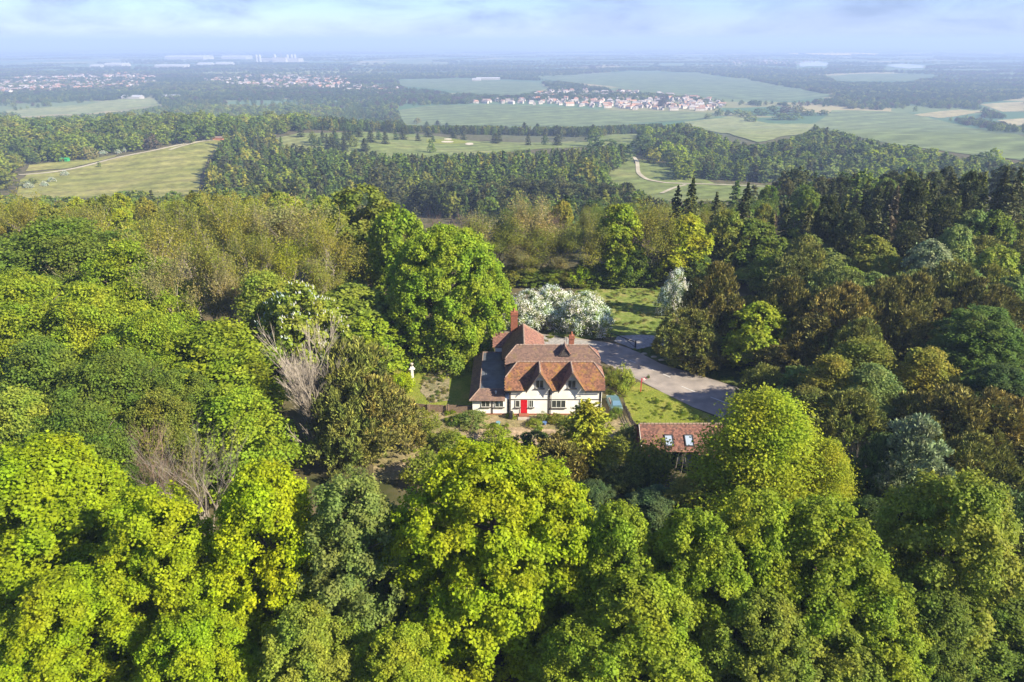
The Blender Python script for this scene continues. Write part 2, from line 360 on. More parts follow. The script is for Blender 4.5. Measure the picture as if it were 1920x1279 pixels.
def wobble(poly, amp=2.0, n=4, seed=0):
    rg = random.Random(seed); out = []
    for a, b in zip(poly, poly[1:] + poly[:1]):
        for k in range(n):
            f = k/n; out.append((a[0] + (b[0]-a[0])*f + (rg.uniform(-amp, amp) if k else 0), a[1] + (b[1]-a[1])*f + (rg.uniform(-amp, amp)*0.4 if k else 0)))
    return out
def strip_px(name, pts, w, m, lift, px=True):
    """a track of constant width along a line"""
    P = np.array([(ground(*p)[:2] if px else p) for p in pts], float)
    D = []
    for i in range(len(P)-1):
        for k in np.linspace(0, 1, 8)[:-1]: D.append(P[i]*(1-k) + P[i+1]*k)
    D.append(P[-1]); D = np.array(D)
    for _ in range(4): D[1:-1] = (D[:-2] + D[1:-1]*2 + D[2:])/4
    T = np.gradient(D, axis=0); T /= np.linalg.norm(T, axis=1)[:, None]; Nn = np.stack([-T[:, 1], T[:, 0]], 1)
    w = np.array(w) if np.ndim(w) else w
    L = D + Nn*w/2; Rr = D - Nn*w/2
    V = []; 
    for a, b in zip(L, Rr):
        c = (a+b)/2
        for q in (a, c, b): V.append((q[0], q[1], float(hgt(q[0], q[1])) + lift))
    F = []
    for i in range(len(L)-1):
        for k in (0, 1): F.append((i*3+k, i*3+k+1, i*3+3+k+1, i*3+3+k))
    F = [f[::-1] for f in F]
    return tag(link(name, mesh_np(name, V, F, [m])), kind='structure')

# -- near ground round the cottage
PX_CLEAR = [(1080, 545), (1120, 538), (1200, 535), (1250, 537), (1262, 590), (1262, 640), (1200, 632), (1150, 632), (1090, 636), (1020, 640)]
drape('meadow', wobble(PX_CLEAR, 3, 4, 1), M['meadow'], 0.03)
drape('lawn', [(700, 712), (735, 672), (790, 668), (872, 668), (893, 660), (896, 762), (800, 760), (760, 770)], M['lawn'], 0.03)
drape('garden_bed', wobble([(795, 705), (828, 690), (842, 692), (842, 752), (806, 756), (788, 735)], 2, 3, 4), M['litter'], 0.07)
drape('front_garden', [(700, 790), (800, 762), (896, 772), (1135, 778), (1165, 775), (1200, 800), (1190, 880), (1000, 900), (700, 900)], M['wild'], 0.03)
drape('soil', wobble([(880, 806), (950, 802), (1040, 806), (1045, 818), (1000, 838), (930, 836), (890, 824)], 3, 4, 9), M['soil'], 0.06)
tag(drape('soil', wobble([(872, 808), (886, 804), (896, 808), (892, 815), (876, 815)], 1, 3, 3), M['soil'], 0.07))
drape('grass_verge', [(1168, 742), (1196, 716), (1240, 735), (1300, 765), (1352, 787), (1350, 800), (1195, 806), (1178, 780)], M['lawn'], 0.03)
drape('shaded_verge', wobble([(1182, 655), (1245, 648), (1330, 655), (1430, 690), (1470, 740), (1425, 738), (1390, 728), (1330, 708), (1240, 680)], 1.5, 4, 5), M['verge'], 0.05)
ROAD = [(800, 626), (870, 621), (940, 620), (1010, 626), (1080, 634), (1150, 644), (1190, 657), (1240, 683), (1330, 710), (1392, 730), (1470, 760), (1520, 790), (1480, 830), (1420, 812), (1352, 783), (1300, 764), (1240, 735), (1196, 712), (1150, 690), (1128, 678), (1080, 660), (1000, 648), (920, 640), (800, 640)]
drape('road', ROAD, M['asphalt'], 0.045)
drape('gravel_pull_in', wobble([(1150, 640), (1160, 630), (1200, 628), (1262, 632), (1275, 648), (1220, 650), (1192, 656)], 1.5, 4, 6), M['gravel'], 0.055)
drape('gravel_edge', wobble([(990, 632), (1050, 634), (1120, 642), (1152, 646), (1120, 652), (1060, 648), (1000, 644)], 1.5, 4, 8), M['gravel'], 0.052)
def line(u0, v0, u1, v1, w=0.15):
    a, b = ground(u0, v0)[:2], ground(u1, v1)[:2]; d = (b-a)/np.linalg.norm(b-a); n_ = np.array([-d[1], d[0]])*w/2
    mb = MB(); mb.face([(*(a-n_), 0.06), (*(b-n_), 0.06), (*(b+n_), 0.06), (*(a+n_), 0.06)]); tag(mb.build('road_marking', M['paint']), kind='structure')
for q in ((1212, 689, 1226, 695), (1243, 702, 1257, 708), (1278, 725, 1302, 735), (1332, 745, 1372, 760), (1180, 676, 1192, 681)): line(*q)

# -- the slopes and the golf course
HM = [(38, 338), (52, 326), (130, 318), (215, 297), (300, 281), (360, 268), (408, 261), (418, 266), (390, 298), (376, 330), (372, 372), (250, 372), (120, 372), (30, 372)]
drape('hill_meadow', wobble(HM, 2, 2, 2), M['hillfield'], 0.35)
drape('upper_meadow', wobble([(48, 322), (55, 310), (150, 300), (220, 291), (215, 295), (130, 316)], 1, 2, 2), M['hillfield'], 0.4)
strip_px('chalk_track', [(36, 329), (90, 325), (140, 317), (215, 297), (290, 283), (350, 270), (412, 262)], 4.0, M['track'], 0.6)
strip_px('chalk_track', [(318, 282), (340, 275), (372, 267)], 3.5, M['track'], 0.62)
drape('golf_fairway', wobble([(490, 264), (560, 250), (700, 248), (800, 254), (900, 266), (1010, 268), (1180, 262), (1160, 273), (1010, 280), (900, 290), (860, 296), (760, 300), (640, 292), (520, 285)], 2, 3, 5), M['golf'], 0.35)
drape('putting_green', wobble([(800, 262), (860, 261), (880, 268), (840, 272), (800, 268)], 1, 3, 5), M['lawn'], 0.55)
for c, w_, h_ in (((839, 267), 12, 1.6), ((880, 271), 8, 2.2), ((840, 262), 8, 1.2)):
    drape('bunker', [(c[0] + w_*math.cos(a), c[1] + h_*math.sin(a)) for a in np.linspace(0, 6.28, 13)[:-1]], M['sand'], 0.75)
drape('valley_meadow', wobble([(1112, 258), (1150, 252), (1202, 251), (1196, 268), (1190, 300), (1185, 340), (1150, 340), (1130, 300), (1150, 272)], 2, 3, 5), M['golf'], 0.35)
drape('valley_green', wobble([(1130, 330), (1180, 315), (1200, 300), (1260, 308), (1340, 345), (1450, 350), (1490, 362), (1440, 378), (1300, 380), (1150, 376)], 2, 3, 6), M['golf'], 0.45)
drape('valley_glade', wobble([(1575, 335), (1620, 340), (1652, 352), (1610, 356), (1570, 345)], 2, 3, 6), M['golf'], 0.45)
strip_px('golf_path', [(1189, 296), (1195, 305), (1196, 326), (1212, 338), (1250, 345), (1330, 347), (1400, 350), (1470, 353)], 3.5, M['track'], 0.75)
strip_px('golf_path', [(1286, 348), (1262, 354), (1240, 364)], 3.2, M['track'], 0.77)
# -- fields of the plain that can be told apart
def field(name, poly, m, lift=0.5, s=1): drape(name, wobble(poly, 3, 3, s), m, lift)
field('wheat_field', [(748, 207), (800, 199), (900, 196), (1000, 198), (1100, 205), (1230, 209), (1345, 212), (1338, 222), (1180, 231), (1000, 236), (760, 236), (735, 225)], M['crop'], s=3)
field('wheat_field', [(1560, 207), (1700, 211), (1800, 235), (1990, 275), (1990, 310), (1830, 292), (1660, 268), (1560, 250), (1500, 240), (1530, 230)], M['crop'], s=4)
field('pasture', [(1282, 229), (1380, 217), (1440, 232), (1530, 234), (1510, 250), (1420, 268), (1350, 250), (1290, 240)], M['pale_field'], 0.9, s=5)
field('green_field', [(1010, 147), (1060, 139), (1180, 135), (1300, 137), (1390, 150), (1572, 180), (1480, 190), (1340, 184), (1180, 166)], M['crop2'], s=6)
field('green_field', [(745, 152), (860, 148), (1010, 155), (1030, 166), (960, 178), (860, 172), (760, 162)], M['crop2'], s=7)
field('pasture', [(160, 196), (210, 187), (290, 186), (300, 196), (230, 206), (150, 214), (20, 218), (10, 206)], M['pale_field'], s=8)
field('tan_field', [(1835, 196), (1990, 186), (1990, 208), (1880, 210)], M['tan_field'], s=9)
field('tan_field', [(1700, 216), (1800, 206), (1850, 210), (1760, 222)], M['tan_field'], s=10)
field('tan_field', [(1868, 226), (1990, 216), (1990, 232), (1900, 236)], M['tan_field'], s=11)
field('pale_strip_field', [(1080, 126), (1150, 121), (1170, 125), (1110, 130)], M['tan_field'], s=12)
field('flowering_field', [(1470, 100), (1560, 98), (1650, 101), (1640, 105), (1540, 103)], M['yellow_field'], s=13)
field('pale_strip_field', [(1690, 99), (1880, 98), (1900, 101), (1700, 102)], M['tan_field'], s=14)
field('lake', [(1494, 119), (1520, 115), (1552, 118), (1550, 124), (1500, 125)], M['lake'], s=15)
field('lake', [(1662, 123), (1690, 119), (1735, 123), (1730, 128), (1690, 127)], M['lake'], s=16)
field('green_field', [(1545, 142), (1640, 138), (1760, 142), (1700, 152), (1580, 152)], M['crop2'], s=17)
field('pasture', [(1855, 150), (1990, 146), (1990, 162), (1870, 166)], M['pale_field'], s=18)
field('green_field', [(340, 132), (560, 128), (700, 132), (690, 138), (400, 142)], M['pale_field'], s=19)
# ================================================================ TREE PROTOTYPES (meshes)
def unit(a): return a/(np.linalg.norm(a, axis=-1, keepdims=True) + 1e-9)
def quads(c, n, t, ln, wd, fold):
    """leaf quads: centre c, normal n, long axis t"""
    t = unit(t - n*np.sum(t*n, -1, keepdims=True)); b = np.cross(n, t)
    ln = ln[:, None]; wd = wd[:, None]; fo = fold[:, None]
    V = np.stack([c - t*ln*.5, c + b*wd*.5 + n*fo + t*ln*.06, c + t*ln*.5, c - b*wd*.5 + n*fo + t*ln*.06], 1).reshape(-1, 3)
    F = np.arange(len(V)).reshape(-1, 4)
    return V, F
def rdir(rg, n): return unit(rg.normal(size=(n, 3)))
def profile(t, shape):
    if shape == 'round': return np.sqrt(np.clip(1 - (2*t - 0.9)**2/1.25, 0.02, 1))
    if shape == 'tall': return np.clip(np.sin(math.pi*(0.10 + 0.86*t))**0.55, 0.05, 1)*(1 - 0.18*t)
    if shape == 'dome': return np.sqrt(np.clip(1 - t**2.4, 0.02, 1))
    if shape == 'cone': return np.clip(1.0 - t, 0.04, 1)**0.75
    if shape == 'vase': return np.clip(0.35 + 0.9*t, 0, 1)*np.sqrt(np.clip(1.04 - t**5, .02, 1))
def crown_pts(seed, Rd, H, base, nl, lr, puffs, pr, ros, shape, squash=0.8, irr=0.2):
    rg = np.random.default_rng(seed)
    t = (np.arange(nl) + 0.5)/nl; ang = np.arange(nl)*2.39996 + rg.uniform(-.5, .5, nl)
    lrad = lr*rg.uniform(0.7, 1.3, nl)
    prf = profile(t, shape)
    rad = np.maximum(prf*Rd*(1 + rg.uniform(-irr, irr*0.6, nl)) - lrad*0.8, 0)
    L = np.stack([np.cos(ang)*rad, np.sin(ang)*rad, base + lr*0.5 + t*(H - base - lr*1.35)], 1)
    L = np.concatenate([L, [[rg.uniform(-.4, .4), rg.uniform(-.4, .4), H - lr*0.85]], np.stack([rg.uniform(-.2, .2, 3)*Rd, rg.uniform(-.2, .2, 3)*Rd, np.linspace(base + lr, H - lr*1.6, 3)], 1)])
    lrad = np.concatenate([lrad, [lr*0.85], np.full(3, lr*1.1)])
    li = np.repeat(np.arange(len(L)), puffs); d = rdir(rg, len(li))
    p = L[li] + d*lrad[li][:, None]*rg.uniform(0.8, 1.08, (len(li), 1))*np.array([1, 1, squash])
    keep = (d[:, 2] > -0.65)
    for k in range(len(L)):
        q = np.linalg.norm((p - L[k])/np.array([1, 1, squash]), axis=1)
        keep &= ~((q < lrad[k]*0.72) & (li != k))
    p, d = p[keep], d[keep]
    oc = unit(p - np.array([0, 0, base + (H-base)*0.45])); d = unit(d + 0.5*oc)
    pi = np.repeat(np.arange(len(p)), ros); d2 = unit(rdir(rg, len(pi)) + 0.75*d[pi] + np.array([0, 0, .25]))
    prr = pr*rg.uniform(0.7, 1.25, len(p))
    q = p[pi] + d2*prr[pi][:, None]*rg.uniform(0.55, 1.05, (len(pi), 1))
    return rg, q, d2, pi, len(p)
def crown_leafy(name, seed, Rd=5, H=15, base=2.2, nl=20, lr=2.0, puffs=16, pr=0.85, ros=13, leaves=7, ls=0.26, rr=0.3, shape='tall', m=None, layer=False, droop=0.4, irr=0.2):
    rg, q, d, pi, npuf = crown_pts(seed, Rd, H, base, nl, lr, puffs, pr, ros, shape, irr=irr)
    ri = np.repeat(np.arange(len(q)), leaves); n = len(ri)
    if layer:      # flat, overlapping sprays
        off = rg.normal(size=(n, 3))*np.array([1, 1, 0.16])*rr*1.5 + d[ri]*np.array([1, 1, 0])*rr*rg.uniform(-.5, 1.3, (n, 1))
        nn = unit(np.array([0, 0, .7]) + 0.6*d[ri] + 0.55*rg.normal(size=(n, 3)))
    else:
        off = rg.normal(size=(n, 3))*rr*0.75
        nn = unit(0.8*d[ri] + np.array([0, 0, .45]) + 0.5*rg.normal(size=(n, 3)))
    c = q[ri] + off - np.array([0, 0, 1])*(np.linalg.norm(off, axis=1, keepdims=True)*droop*0.5)
    t = unit(off + 0.4*rg.normal(size=(n, 3)) - np.array([0, 0, droop]))
    s = ls*rg.uniform(0.65, 1.3, n)
    V, F = quads(c, nn, t, s*1.15, s, -s*0.16)
    ptone = rg.uniform(-.16, .16, npuf); rt = rg.uniform(-.14, .14, len(q))
    tone = np.clip(0.5 + ptone[pi][ri] + rt[ri] + rg.normal(size=n)*0.16, 0, 1)
    return mesh_np(name, V, F, [m or M['leaf']], tone)
def crown_blades(name, seed, Rd=5, H=11, base=0.6, nl=18, lr=2.0, puffs=15, pr=0.8, ros=12, leaves=8, ln=0.45, wd=0.13, shape='dome', up=0.7, m=None, squash=0.85):
    """yew-like: narrow upswept sprays"""
    rg, q, d, pi, npuf = crown_pts(seed, Rd, H, base, nl, lr, puffs, pr, ros, shape, squash)
    ri = np.repeat(np.arange(len(q)), leaves); n = len(ri)
    ax = unit(d[ri] + np.array([0, 0, up]) + 0.55*rg.normal(size=(n, 3)))
    nn = unit(np.cross(ax, rg.normal(size=(n, 3))))
    c = q[ri] + ax*ln*0.35 + rg.normal(size=(n, 3))*ln*0.25
    s = rg.uniform(.7, 1.3, n)
    V, F = quads(c, nn, ax, ln*s, wd*s, np.zeros(n))
    rt = rg.uniform(-.3, .3, len(q)); pt = rg.uniform(-.15, .15, npuf)
    tone = np.clip(0.42 + pt[pi][ri] + rt[ri] + rg.normal(size=n)*0.16, 0, 1)
    return mesh_np(name, V, F, [m or M['needle']], tone)
def crown_conifer(name, seed, Rd=3.6, H=16, base=1.2, levels=22, per=9, seg=9, ln=0.75, wd=0.4, droop=0.25, power=0.8, m=None, up=0.0, irr=0.25):
    rg = np.random.default_rng(seed); C = []; A = []; T = []
    for k in range(levels):
        f = (k + rg.uniform(-.3, .3))/levels; z = base + (H - base)*np.clip(f, 0, .995); L = Rd*(1 - np.clip(f, 0, .99))**power + 0.15
        nb = max(4, int(per*(1 - 0.55*f))); a0 = rg.uniform(0, 6.28)
        for b in range(nb):
            a = a0 + 6.283*b/nb + rg.uniform(-.25, .25); Lb = L*rg.uniform(1 - irr, 1 + irr*0.6); dirv = np.array([math.cos(a), math.sin(a), 0])
            zz = z + rg.uniform(-.3, .3); br = rg.uniform(-.25, .25)
            ss = np.linspace(0.12, 1, max(3, int(seg*(0.35 + 0.65*Lb/Rd))))
            for s in ss:
                for side in (-1, 0, 1):
                    p = dirv*Lb*s + np.array([0, 0, zz - droop*Lb*s*s + up*Lb*s])
                    sd = np.array([-dirv[1], dirv[0], 0])*side*rg.uniform(.15, .75)
                    p = p + sd*0.55*(1.15 - s)*Lb*0.45
                    C.append(p + rg.normal(size=3)*0.07); A.append(dirv + sd*1.3 + np.array([0, 0, -droop*s*1.2 + up + rg.uniform(-.2, .2)])); T.append(0.42 + br + rg.normal()*0.15)
    for z in np.linspace(H - 1.1, H + 0.15, 7):
        for a in rg.uniform(0, 6.28, 4): C.append([math.cos(a)*.12, math.sin(a)*.12, z]); A.append([math.cos(a)*.5, math.sin(a)*.5, 1.1]); T.append(.5)
    C = np.array(C); A = unit(np.array(A, float)); n = len(C)
    nn = unit(np.array([0, 0, 1.0]) + 0.6*rg.normal(size=(n, 3))); s = rg.uniform(.7, 1.3, n)
    V, F = quads(C, nn, A, ln*s, wd*s, -0.12*s*wd)
    return mesh_np(name, V, F, [m or M['needle']], np.clip(T, 0, 1))
def skeleton(seed, H=15, spread=0.55, depth=4, trunks=1, r0=0.22, nch=(3, 5), first=0.3, flex=0.16):
    """trunk and branches as tapering tubes; returns (trunk MB, branch MB, twig ends)"""
    rg = random.Random(seed); tr, br = MB(), MB(); ends = []
    def grow(p, d, L, r, lev):
        n = 5 if lev < 2 else (3 if lev < 4 else 2); P = [np.array(p)]; dd = np.array(d)
        for k in range(n):
            dd = unit(dd + np.array([rg.gauss(0, flex), rg.gauss(0, flex), rg.gauss(0.03, flex*0.6)])); P.append(P[-1] + dd*L/n)
        (tr if lev == 0 else br).tube(P, r, r*0.5 if lev < depth else r*0.3, n=6 if lev < 1 else (4 if lev < 2 else 3), cap=(lev < 2))
        if lev >= depth: ends.append((P[-1], dd)); ends.append((P[-2], dd)); return
        k = rg.randint(*nch) + (2 if lev == 0 else 0)
        for c in range(k):
            f = rg.uniform(first if lev == 0 else 0.25, 1.0) if c else 1.0; i = min(int(f*n), n-1); q = P[i] + (P[i+1]-P[i])*(f*n - i)
            a = rg.uniform(0, 6.283); h = np.array([math.cos(a), math.sin(a), 0]); sp = spread*rg.uniform(.6, 1.3)*(0.5 if c == 0 else 1)
            nd = unit(unit(dd)*(1 - 0.25*sp) + h*sp + np.array([0, 0, .16]))
            grow(q, nd, L*rg.uniform(.52, .76), r*0.5*rg.uniform(.8, 1.1), lev + 1)
    for t in range(trunks):
        a = rg.uniform(0, 6.28); le = 0.0 if trunks == 1 else rg.uniform(.15, .4)
        grow(np.array([math.cos(a)*.3*(trunks > 1), math.sin(a)*.3*(trunks > 1), 0]), unit(np.array([math.cos(a)*le, math.sin(a)*le, 1])), H*0.52, r0*(1 if trunks == 1 else .7), 0)
    return tr, br, ends
def fit(mbs, ends, Rd, H, q=97):
    A = np.array([v for m in mbs for v in m.v]); s = H/A[:, 2].max(); rr = np.percentile(np.hypot(A[:, 0], A[:, 1]), q); k = Rd/rr
    f = lambda v: (v[0]*k, v[1]*k, v[2]*s)
    for m in mbs: m.v = [f(v) for v in m.v]
    return [(np.array(f(p)), d) for p, d in ends]
def crown_buds(name, seed, ends, per=8, ls=0.2, rr=0.5, m=None):
    rg = np.random.default_rng(seed); E = np.array([e[0] for e in ends]); D = np.array([e[1] for e in ends])
    ri = np.repeat(np.arange(len(E)), per); n = len(ri)
    off = rg.normal(size=(n, 3))*rr*0.6; c = E[ri] + off
    nn = unit(D[ri]*.5 + np.array([0, 0, .6]) + rg.normal(size=(n, 3))*.7); s = ls*rg.uniform(.6, 1.3, n)
    V, F = quads(c, nn, rdir(rg, n), s*1.2, s*.8, -s*.1)
    return mesh_np(name, V, F, [m or M['leaf']], np.clip(.5 + rg.normal(size=n)*.2, 0, 1))
def trunk_mesh(name, H, r, m, limbs=6, seed=0, Rd=4, base=2.0):
    rg = random.Random(seed); b = MB(); P = [(0, 0, -0.5)] + [(rg.uniform(-.15, .15), rg.uniform(-.15, .15), H*f) for f in (.2, .45, .7, .92)]
    b.tube(P, r, r*0.15, 7)
    for k in range(limbs):
        f = rg.uniform(.15, .75); a = k*2.4; L = Rd*0.75*rg.uniform(.7, 1.1); z = H*f
        b.tube([(0, 0, z), (math.cos(a)*L*.5, math.sin(a)*L*.5, z + L*.35), (math.cos(a)*L, math.sin(a)*L, z + L*.75)], r*.4, r*.08, 5)
    return b.mesh(name, [m])

PROTO = {}        # kind -> list of (nominal radius, nominal height, [(part name, mesh, takes the leaf colour)])
def add(kind, Rd, H, parts): PROTO.setdefault(kind, []).append((Rd, H, parts))
for s in range(4):      # large-leaved trees seen from close by
    shp = ('tall', 'round', 'tall', 'round')[s]
    c = crown_leafy('leafy_crown', 11 + s, 5, 17, 0.8, 42, 1.6, 19, 0.62, 16, 10, 0.19, 0.24, shp, irr=0.13)
    add('leafy', 5, 17, [('trunk', trunk_mesh('leafy_trunk', 15, .28, M['bark'], 9, s, 4.5), 0), ('crown', c, 1)])
for s in (1,):      # the biggest one
    c = crown_leafy('great_crown', 24 + s, 8, 19, 1.0, 54, 2.0, 26, 0.7, 17, 11, 0.21, 0.25, 'round', irr=0.24)
    add('great', 8, 19, [('trunk', trunk_mesh('great_trunk', 17, .45, M['bark'], 14, s, 8), 0), ('crown', c, 1)])
for s in range(3):      # the same at middle distance
    c = crown_leafy('broad_crown', 31 + s, 5, 15, 1.0, 20, 1.9, 18, 0.8, 10, 5, 0.42, 0.33, ('round', 'dome', 'tall')[s])
    add('broad', 5, 15, [('trunk', trunk_mesh('broad_trunk', 12, .3, M['bark'], 5, s), 0), ('crown', c, 1)])
for s in range(3):      # layered sprays
    c = crown_leafy('layered_crown', 51 + s, 5, 15, 1.2, 22, 1.8, 16, 0.9, 9, 9, 0.30, 0.34, ('tall', 'round', 'dome')[s], layer=True, irr=0.35)
    add('layered', 5, 15, [('trunk', trunk_mesh('layered_trunk', 13, .28, M['bark'], 7, s), 0), ('crown', c, 1)])
c = crown_leafy('domed_crown', 28, 8, 19, 1.4, 70, 1.75, 24, 0.72, 16, 9, 0.25, 0.27, 'round', irr=0.1)
add('domed', 8, 19, [('trunk', trunk_mesh('domed_trunk', 17, .45, M['bark'], 14, 3, 8), 0), ('crown', c, 1)])
for s in range(2):
    c = crown_leafy('spreading_crown', 61 + s, 8, 17, 1.0, 50, 1.7, 20, 0.85, 11, 9, 0.25, 0.34, ('round', 'dome', 'cone')[s], layer=True, irr=0.45)
    add('spread', 8, 17, [('trunk', trunk_mesh('spreading_trunk', 15, .4, M['bark'], 12, s, 7), 0), ('crown', c, 1)])
c = crown_leafy('feathery_crown', 66, 7, 16, 0.8, 48, 1.45, 17, 1.0, 11, 13, 0.19, 0.42, 'cone', layer=True, irr=0.5)
add('feather', 7, 16, [('trunk', trunk_mesh('feathery_trunk', 14, .35, M['bark'], 12, 7, 6), 0), ('crown', c, 1)])
for s in range(3):      # coming into leaf, branches showing
    t, b, e = skeleton(70 + s, 15, 0.68, 4, 1 if s else 2, 0.32, (3, 5), 0.35, 0.18)
    e = fit([t, b], e, 4.8, 15, 93)
    add('budding', 5, 15, [('trunk', t.mesh('budding_trunk', [M['palebark']]), 0), ('branches', b.mesh('budding_branches', [M['palebark']]), 0), ('crown', crown_buds('budding_crown', s, e, 9 if s != 1 else 13, .2, .8), 1)])
def vase(seed, H, Rd):
    """one trunk that soon divides into many steep stems, a broom in outline"""
    rg = random.Random(seed); t, b = MB(), MB(); t.tube([(0, 0, -.4), (.1, 0, H*.1), (0, .1, H*.24)], .36, .24, 8)
    def stem(p, d, L, r, lev):
        P = [np.array(p, float)]; dd = unit(np.array(d, float))
        for k in range(4): dd = unit(dd + np.array([rg.gauss(0, .09), rg.gauss(0, .09), .035])); P.append(P[-1] + dd*L/4)
        b.tube(P, r, r*.45, 4 if lev == 0 else 3, cap=False)
        if lev < 3:
            for c in range(rg.randint(4, 6)):
                k = rg.randint(1, 3); a = rg.uniform(0, 6.28); stem(P[k], dd + np.array([math.cos(a), math.sin(a), 0])*rg.uniform(.2, .5), L*rg.uniform(.42, .62), r*.55, lev + 1)
    for k in range(18):
        a = k*2.4; le = rg.uniform(.05, .42); stem((0, 0, H*rg.uniform(.1, .26)), (math.cos(a)*le, math.sin(a)*le, 1), H*rg.uniform(.42, .6), .085, 0)
    stem((0, 0, H*.09), (-.9, -.2, .5), H*.3, .07, 1); stem((0, 0, H*.1), (.8, -.3, .7), H*.36, .07, 1)
    fit([t, b], [], Rd, H, 95); return t, b
t, b = vase(3, 15, 4.6)
add('broom', 5, 15, [('trunk', t.mesh('bare_trunk', [M['palebark']]), 0), ('branches', b.mesh('bare_branches', [M['palebark']]), 0)])
for s in range(2):      # leafless
    t, b, e = skeleton(90 + s, 15, 0.42, 5, 3 + s, 0.3, (3, 4), 0.15, 0.17)
    fit([t, b], e, 4.4, 15, 88)
    add('bare', 5, 15, [('trunk', t.mesh('bare_trunk', [M['palebark']]), 0), ('branches', b.mesh('bare_branches', [M['palebark']]), 0)])
t, b, e = skeleton(95, 15, 0.5, 4, 2, 0.3, (4, 5), 0.15, 0.13); fit([t, b], e, 4.6, 15)
add('redbare', 5, 15, [('trunk', t.mesh('bare_trunk', [M['redbark']]), 0), ('branches', b.mesh('bare_branches', [M['redbark']]), 0)])
for s in range(3):
    c = crown_blades('yew_crown', 101 + s, 5, 11, .4, 20, 1.8, 17, .75, 11, 8, .5, .15, ('dome', 'round', 'dome')[s], 0.8)
    add('yew', 5, 11, [('trunk', trunk_mesh('yew_trunk', 8, .35, M['bark'], 6, s, 4), 0), ('crown', c, 1)])
c = crown_conifer('golden_crown', 120, 4.6, 11, .2, 34, 20, 18, .5, .17, .05, .5, up=.2, irr=.35)
add('golden', 4.6, 11, [('trunk', trunk_mesh('conifer_trunk', 10, .25, M['bark'], 0, 1), 0), ('crown', c, 1)])
for s in range(3):
    c = crown_conifer('conifer_crown', 130 + s, 3.4, 17, 1.5, 22, 9, 8, .9, .5, (.3, .15, .35)[s], (.75, .6, .9)[s])
    add('conifer', 3.4, 17, [('trunk', trunk_mesh('conifer_trunk', 16, .25, M['bark'], 0, s), 0), ('crown', c, 1)])
for s in range(2):      # rounded pine crowns
    c = crown_blades('pine_crown', 140 + s, 4, 16, 4.5, 14, 1.5, 14, .7, 10, 7, .6, .22, 'round', .5)
    add('pine', 4, 16, [('trunk', trunk_mesh('pine_trunk', 15, .25, M['bark'], 7, s, 4), 0), ('crown', c, 1)])
for s in range(2):
    c = crown_leafy('hawthorn_crown', 150 + s, 5, 8, .3, 16, 1.7, 18, .7, 10, 5, .24, .28, 'dome')
    w = crown_leafy('hawthorn_blossom', 150 + s, 5.12, 8.15, .3, 16, 1.78, 18, .78, 10, 7, .15, .3, 'dome', M['blossom'])
    add('blossom', 5, 8, [('trunk', trunk_mesh('hawthorn_trunk', 6, .2, M['bark'], 5, s, 4), 0), ('crown', c, 1), ('blossom', w, 0)])
def candles(name, seed, crown_args):
    rg, q, d, pi, _ = crown_pts(*crown_args)
    b = MB(); k = 0
    for p, dd in zip(q, d):
        if dd[2] > 0.15 and rg.random() < 0.4:
            a = unit(dd*.5 + np.array([0, 0, 1.0])); p = p + dd*.15
            b.tube([p, p + a*.14, p + a*.32], .075, .02, 4, cap=False)
    return b.mesh(name, [M['blossom']])
c = crown_leafy('chestnut_crown', 160, 5, 15, 1.6, 22, 1.85, 17, .75, 9, 7, .36, .3, 'round')
add('chestnut', 5, 15, [('trunk', trunk_mesh('chestnut_trunk', 13, .3, M['bark'], 6, 4), 0), ('crown', c, 1), ('blossom', candles('chestnut_candles', 160, (160, 5.1, 15.1, 1.6, 22, 1.85, 17, .75, 9, 'round')), 0)])
for s in range(3):
    c = crown_leafy('shrub_crown', 170 + s, 2, 2.6, .05, 9, .8, 11, .38, 8, 5, .17, .2, 'dome')
    add('shrub', 2, 2.6, [('crown', c, 1)])
b_ = MB(); e_ = []; rgs = random.Random(4)
for k in range(60):
    a = rgs.uniform(0, 6.28); le = rgs.uniform(.1, .8); h = rgs.uniform(1.6, 2.6); p = np.array([math.cos(a)*.2, math.sin(a)*.2, 0]); q = p + np.array([math.cos(a)*le*1.5, math.sin(a)*le*1.5, h]); m_ = (p+q)/2 + np.array([math.cos(a), math.sin(a), 0])*.12
    b_.tube([p, m_, q], .025, .008, 3, cap=False)
    for f in (.45, .6, .75, .9, 1): e_.append((p + (q-p)*f, unit(q-p)))
add('twiggy', 2, 2.6, [('branches', b_.mesh('twiggy_stems', [M['palebark']]), 0), ('crown', crown_buds('twiggy_leaves', 5, e_, 14, .15, .3), 1)])
# distant trees: one mesh each, trunk and crown joined
def far_leafy(name, seed, Rd, H, shape, nl, puffs, ros, ls):
    rg, q, d, pi, _ = crown_pts(seed, Rd, H, .5, nl, Rd*.42, puffs, Rd*.17, ros, shape); n = len(q)
    nn = unit(.9*d + np.array([0, 0, .35]) + .4*rg.normal(size=(n, 3))); s = ls*rg.uniform(.7, 1.3, n)
    V, F = quads(q, nn, rdir(rg, n), s*1.1, s, -s*.15)
    return mesh_np(name, V, F, [M['leaf']], np.clip(.5 + rg.normal(size=n)*.2, 0, 1))
for s in range(4): add('far_broad', 5, 13, [('crown', far_leafy('distant_broadleaf', 200 + s, 5, 13, ('round', 'dome', 'tall', 'round')[s], 12, 12, 6, 1.0), 1)])
for s in range(3): add('far_conifer', 3.2, 16, [('crown', crown_conifer('distant_conifer', 210 + s, 3.2, 16, .6, 11, 8, 4, 1.7, 1.0, .3, (.8, .6, .45)[s]), 1)])

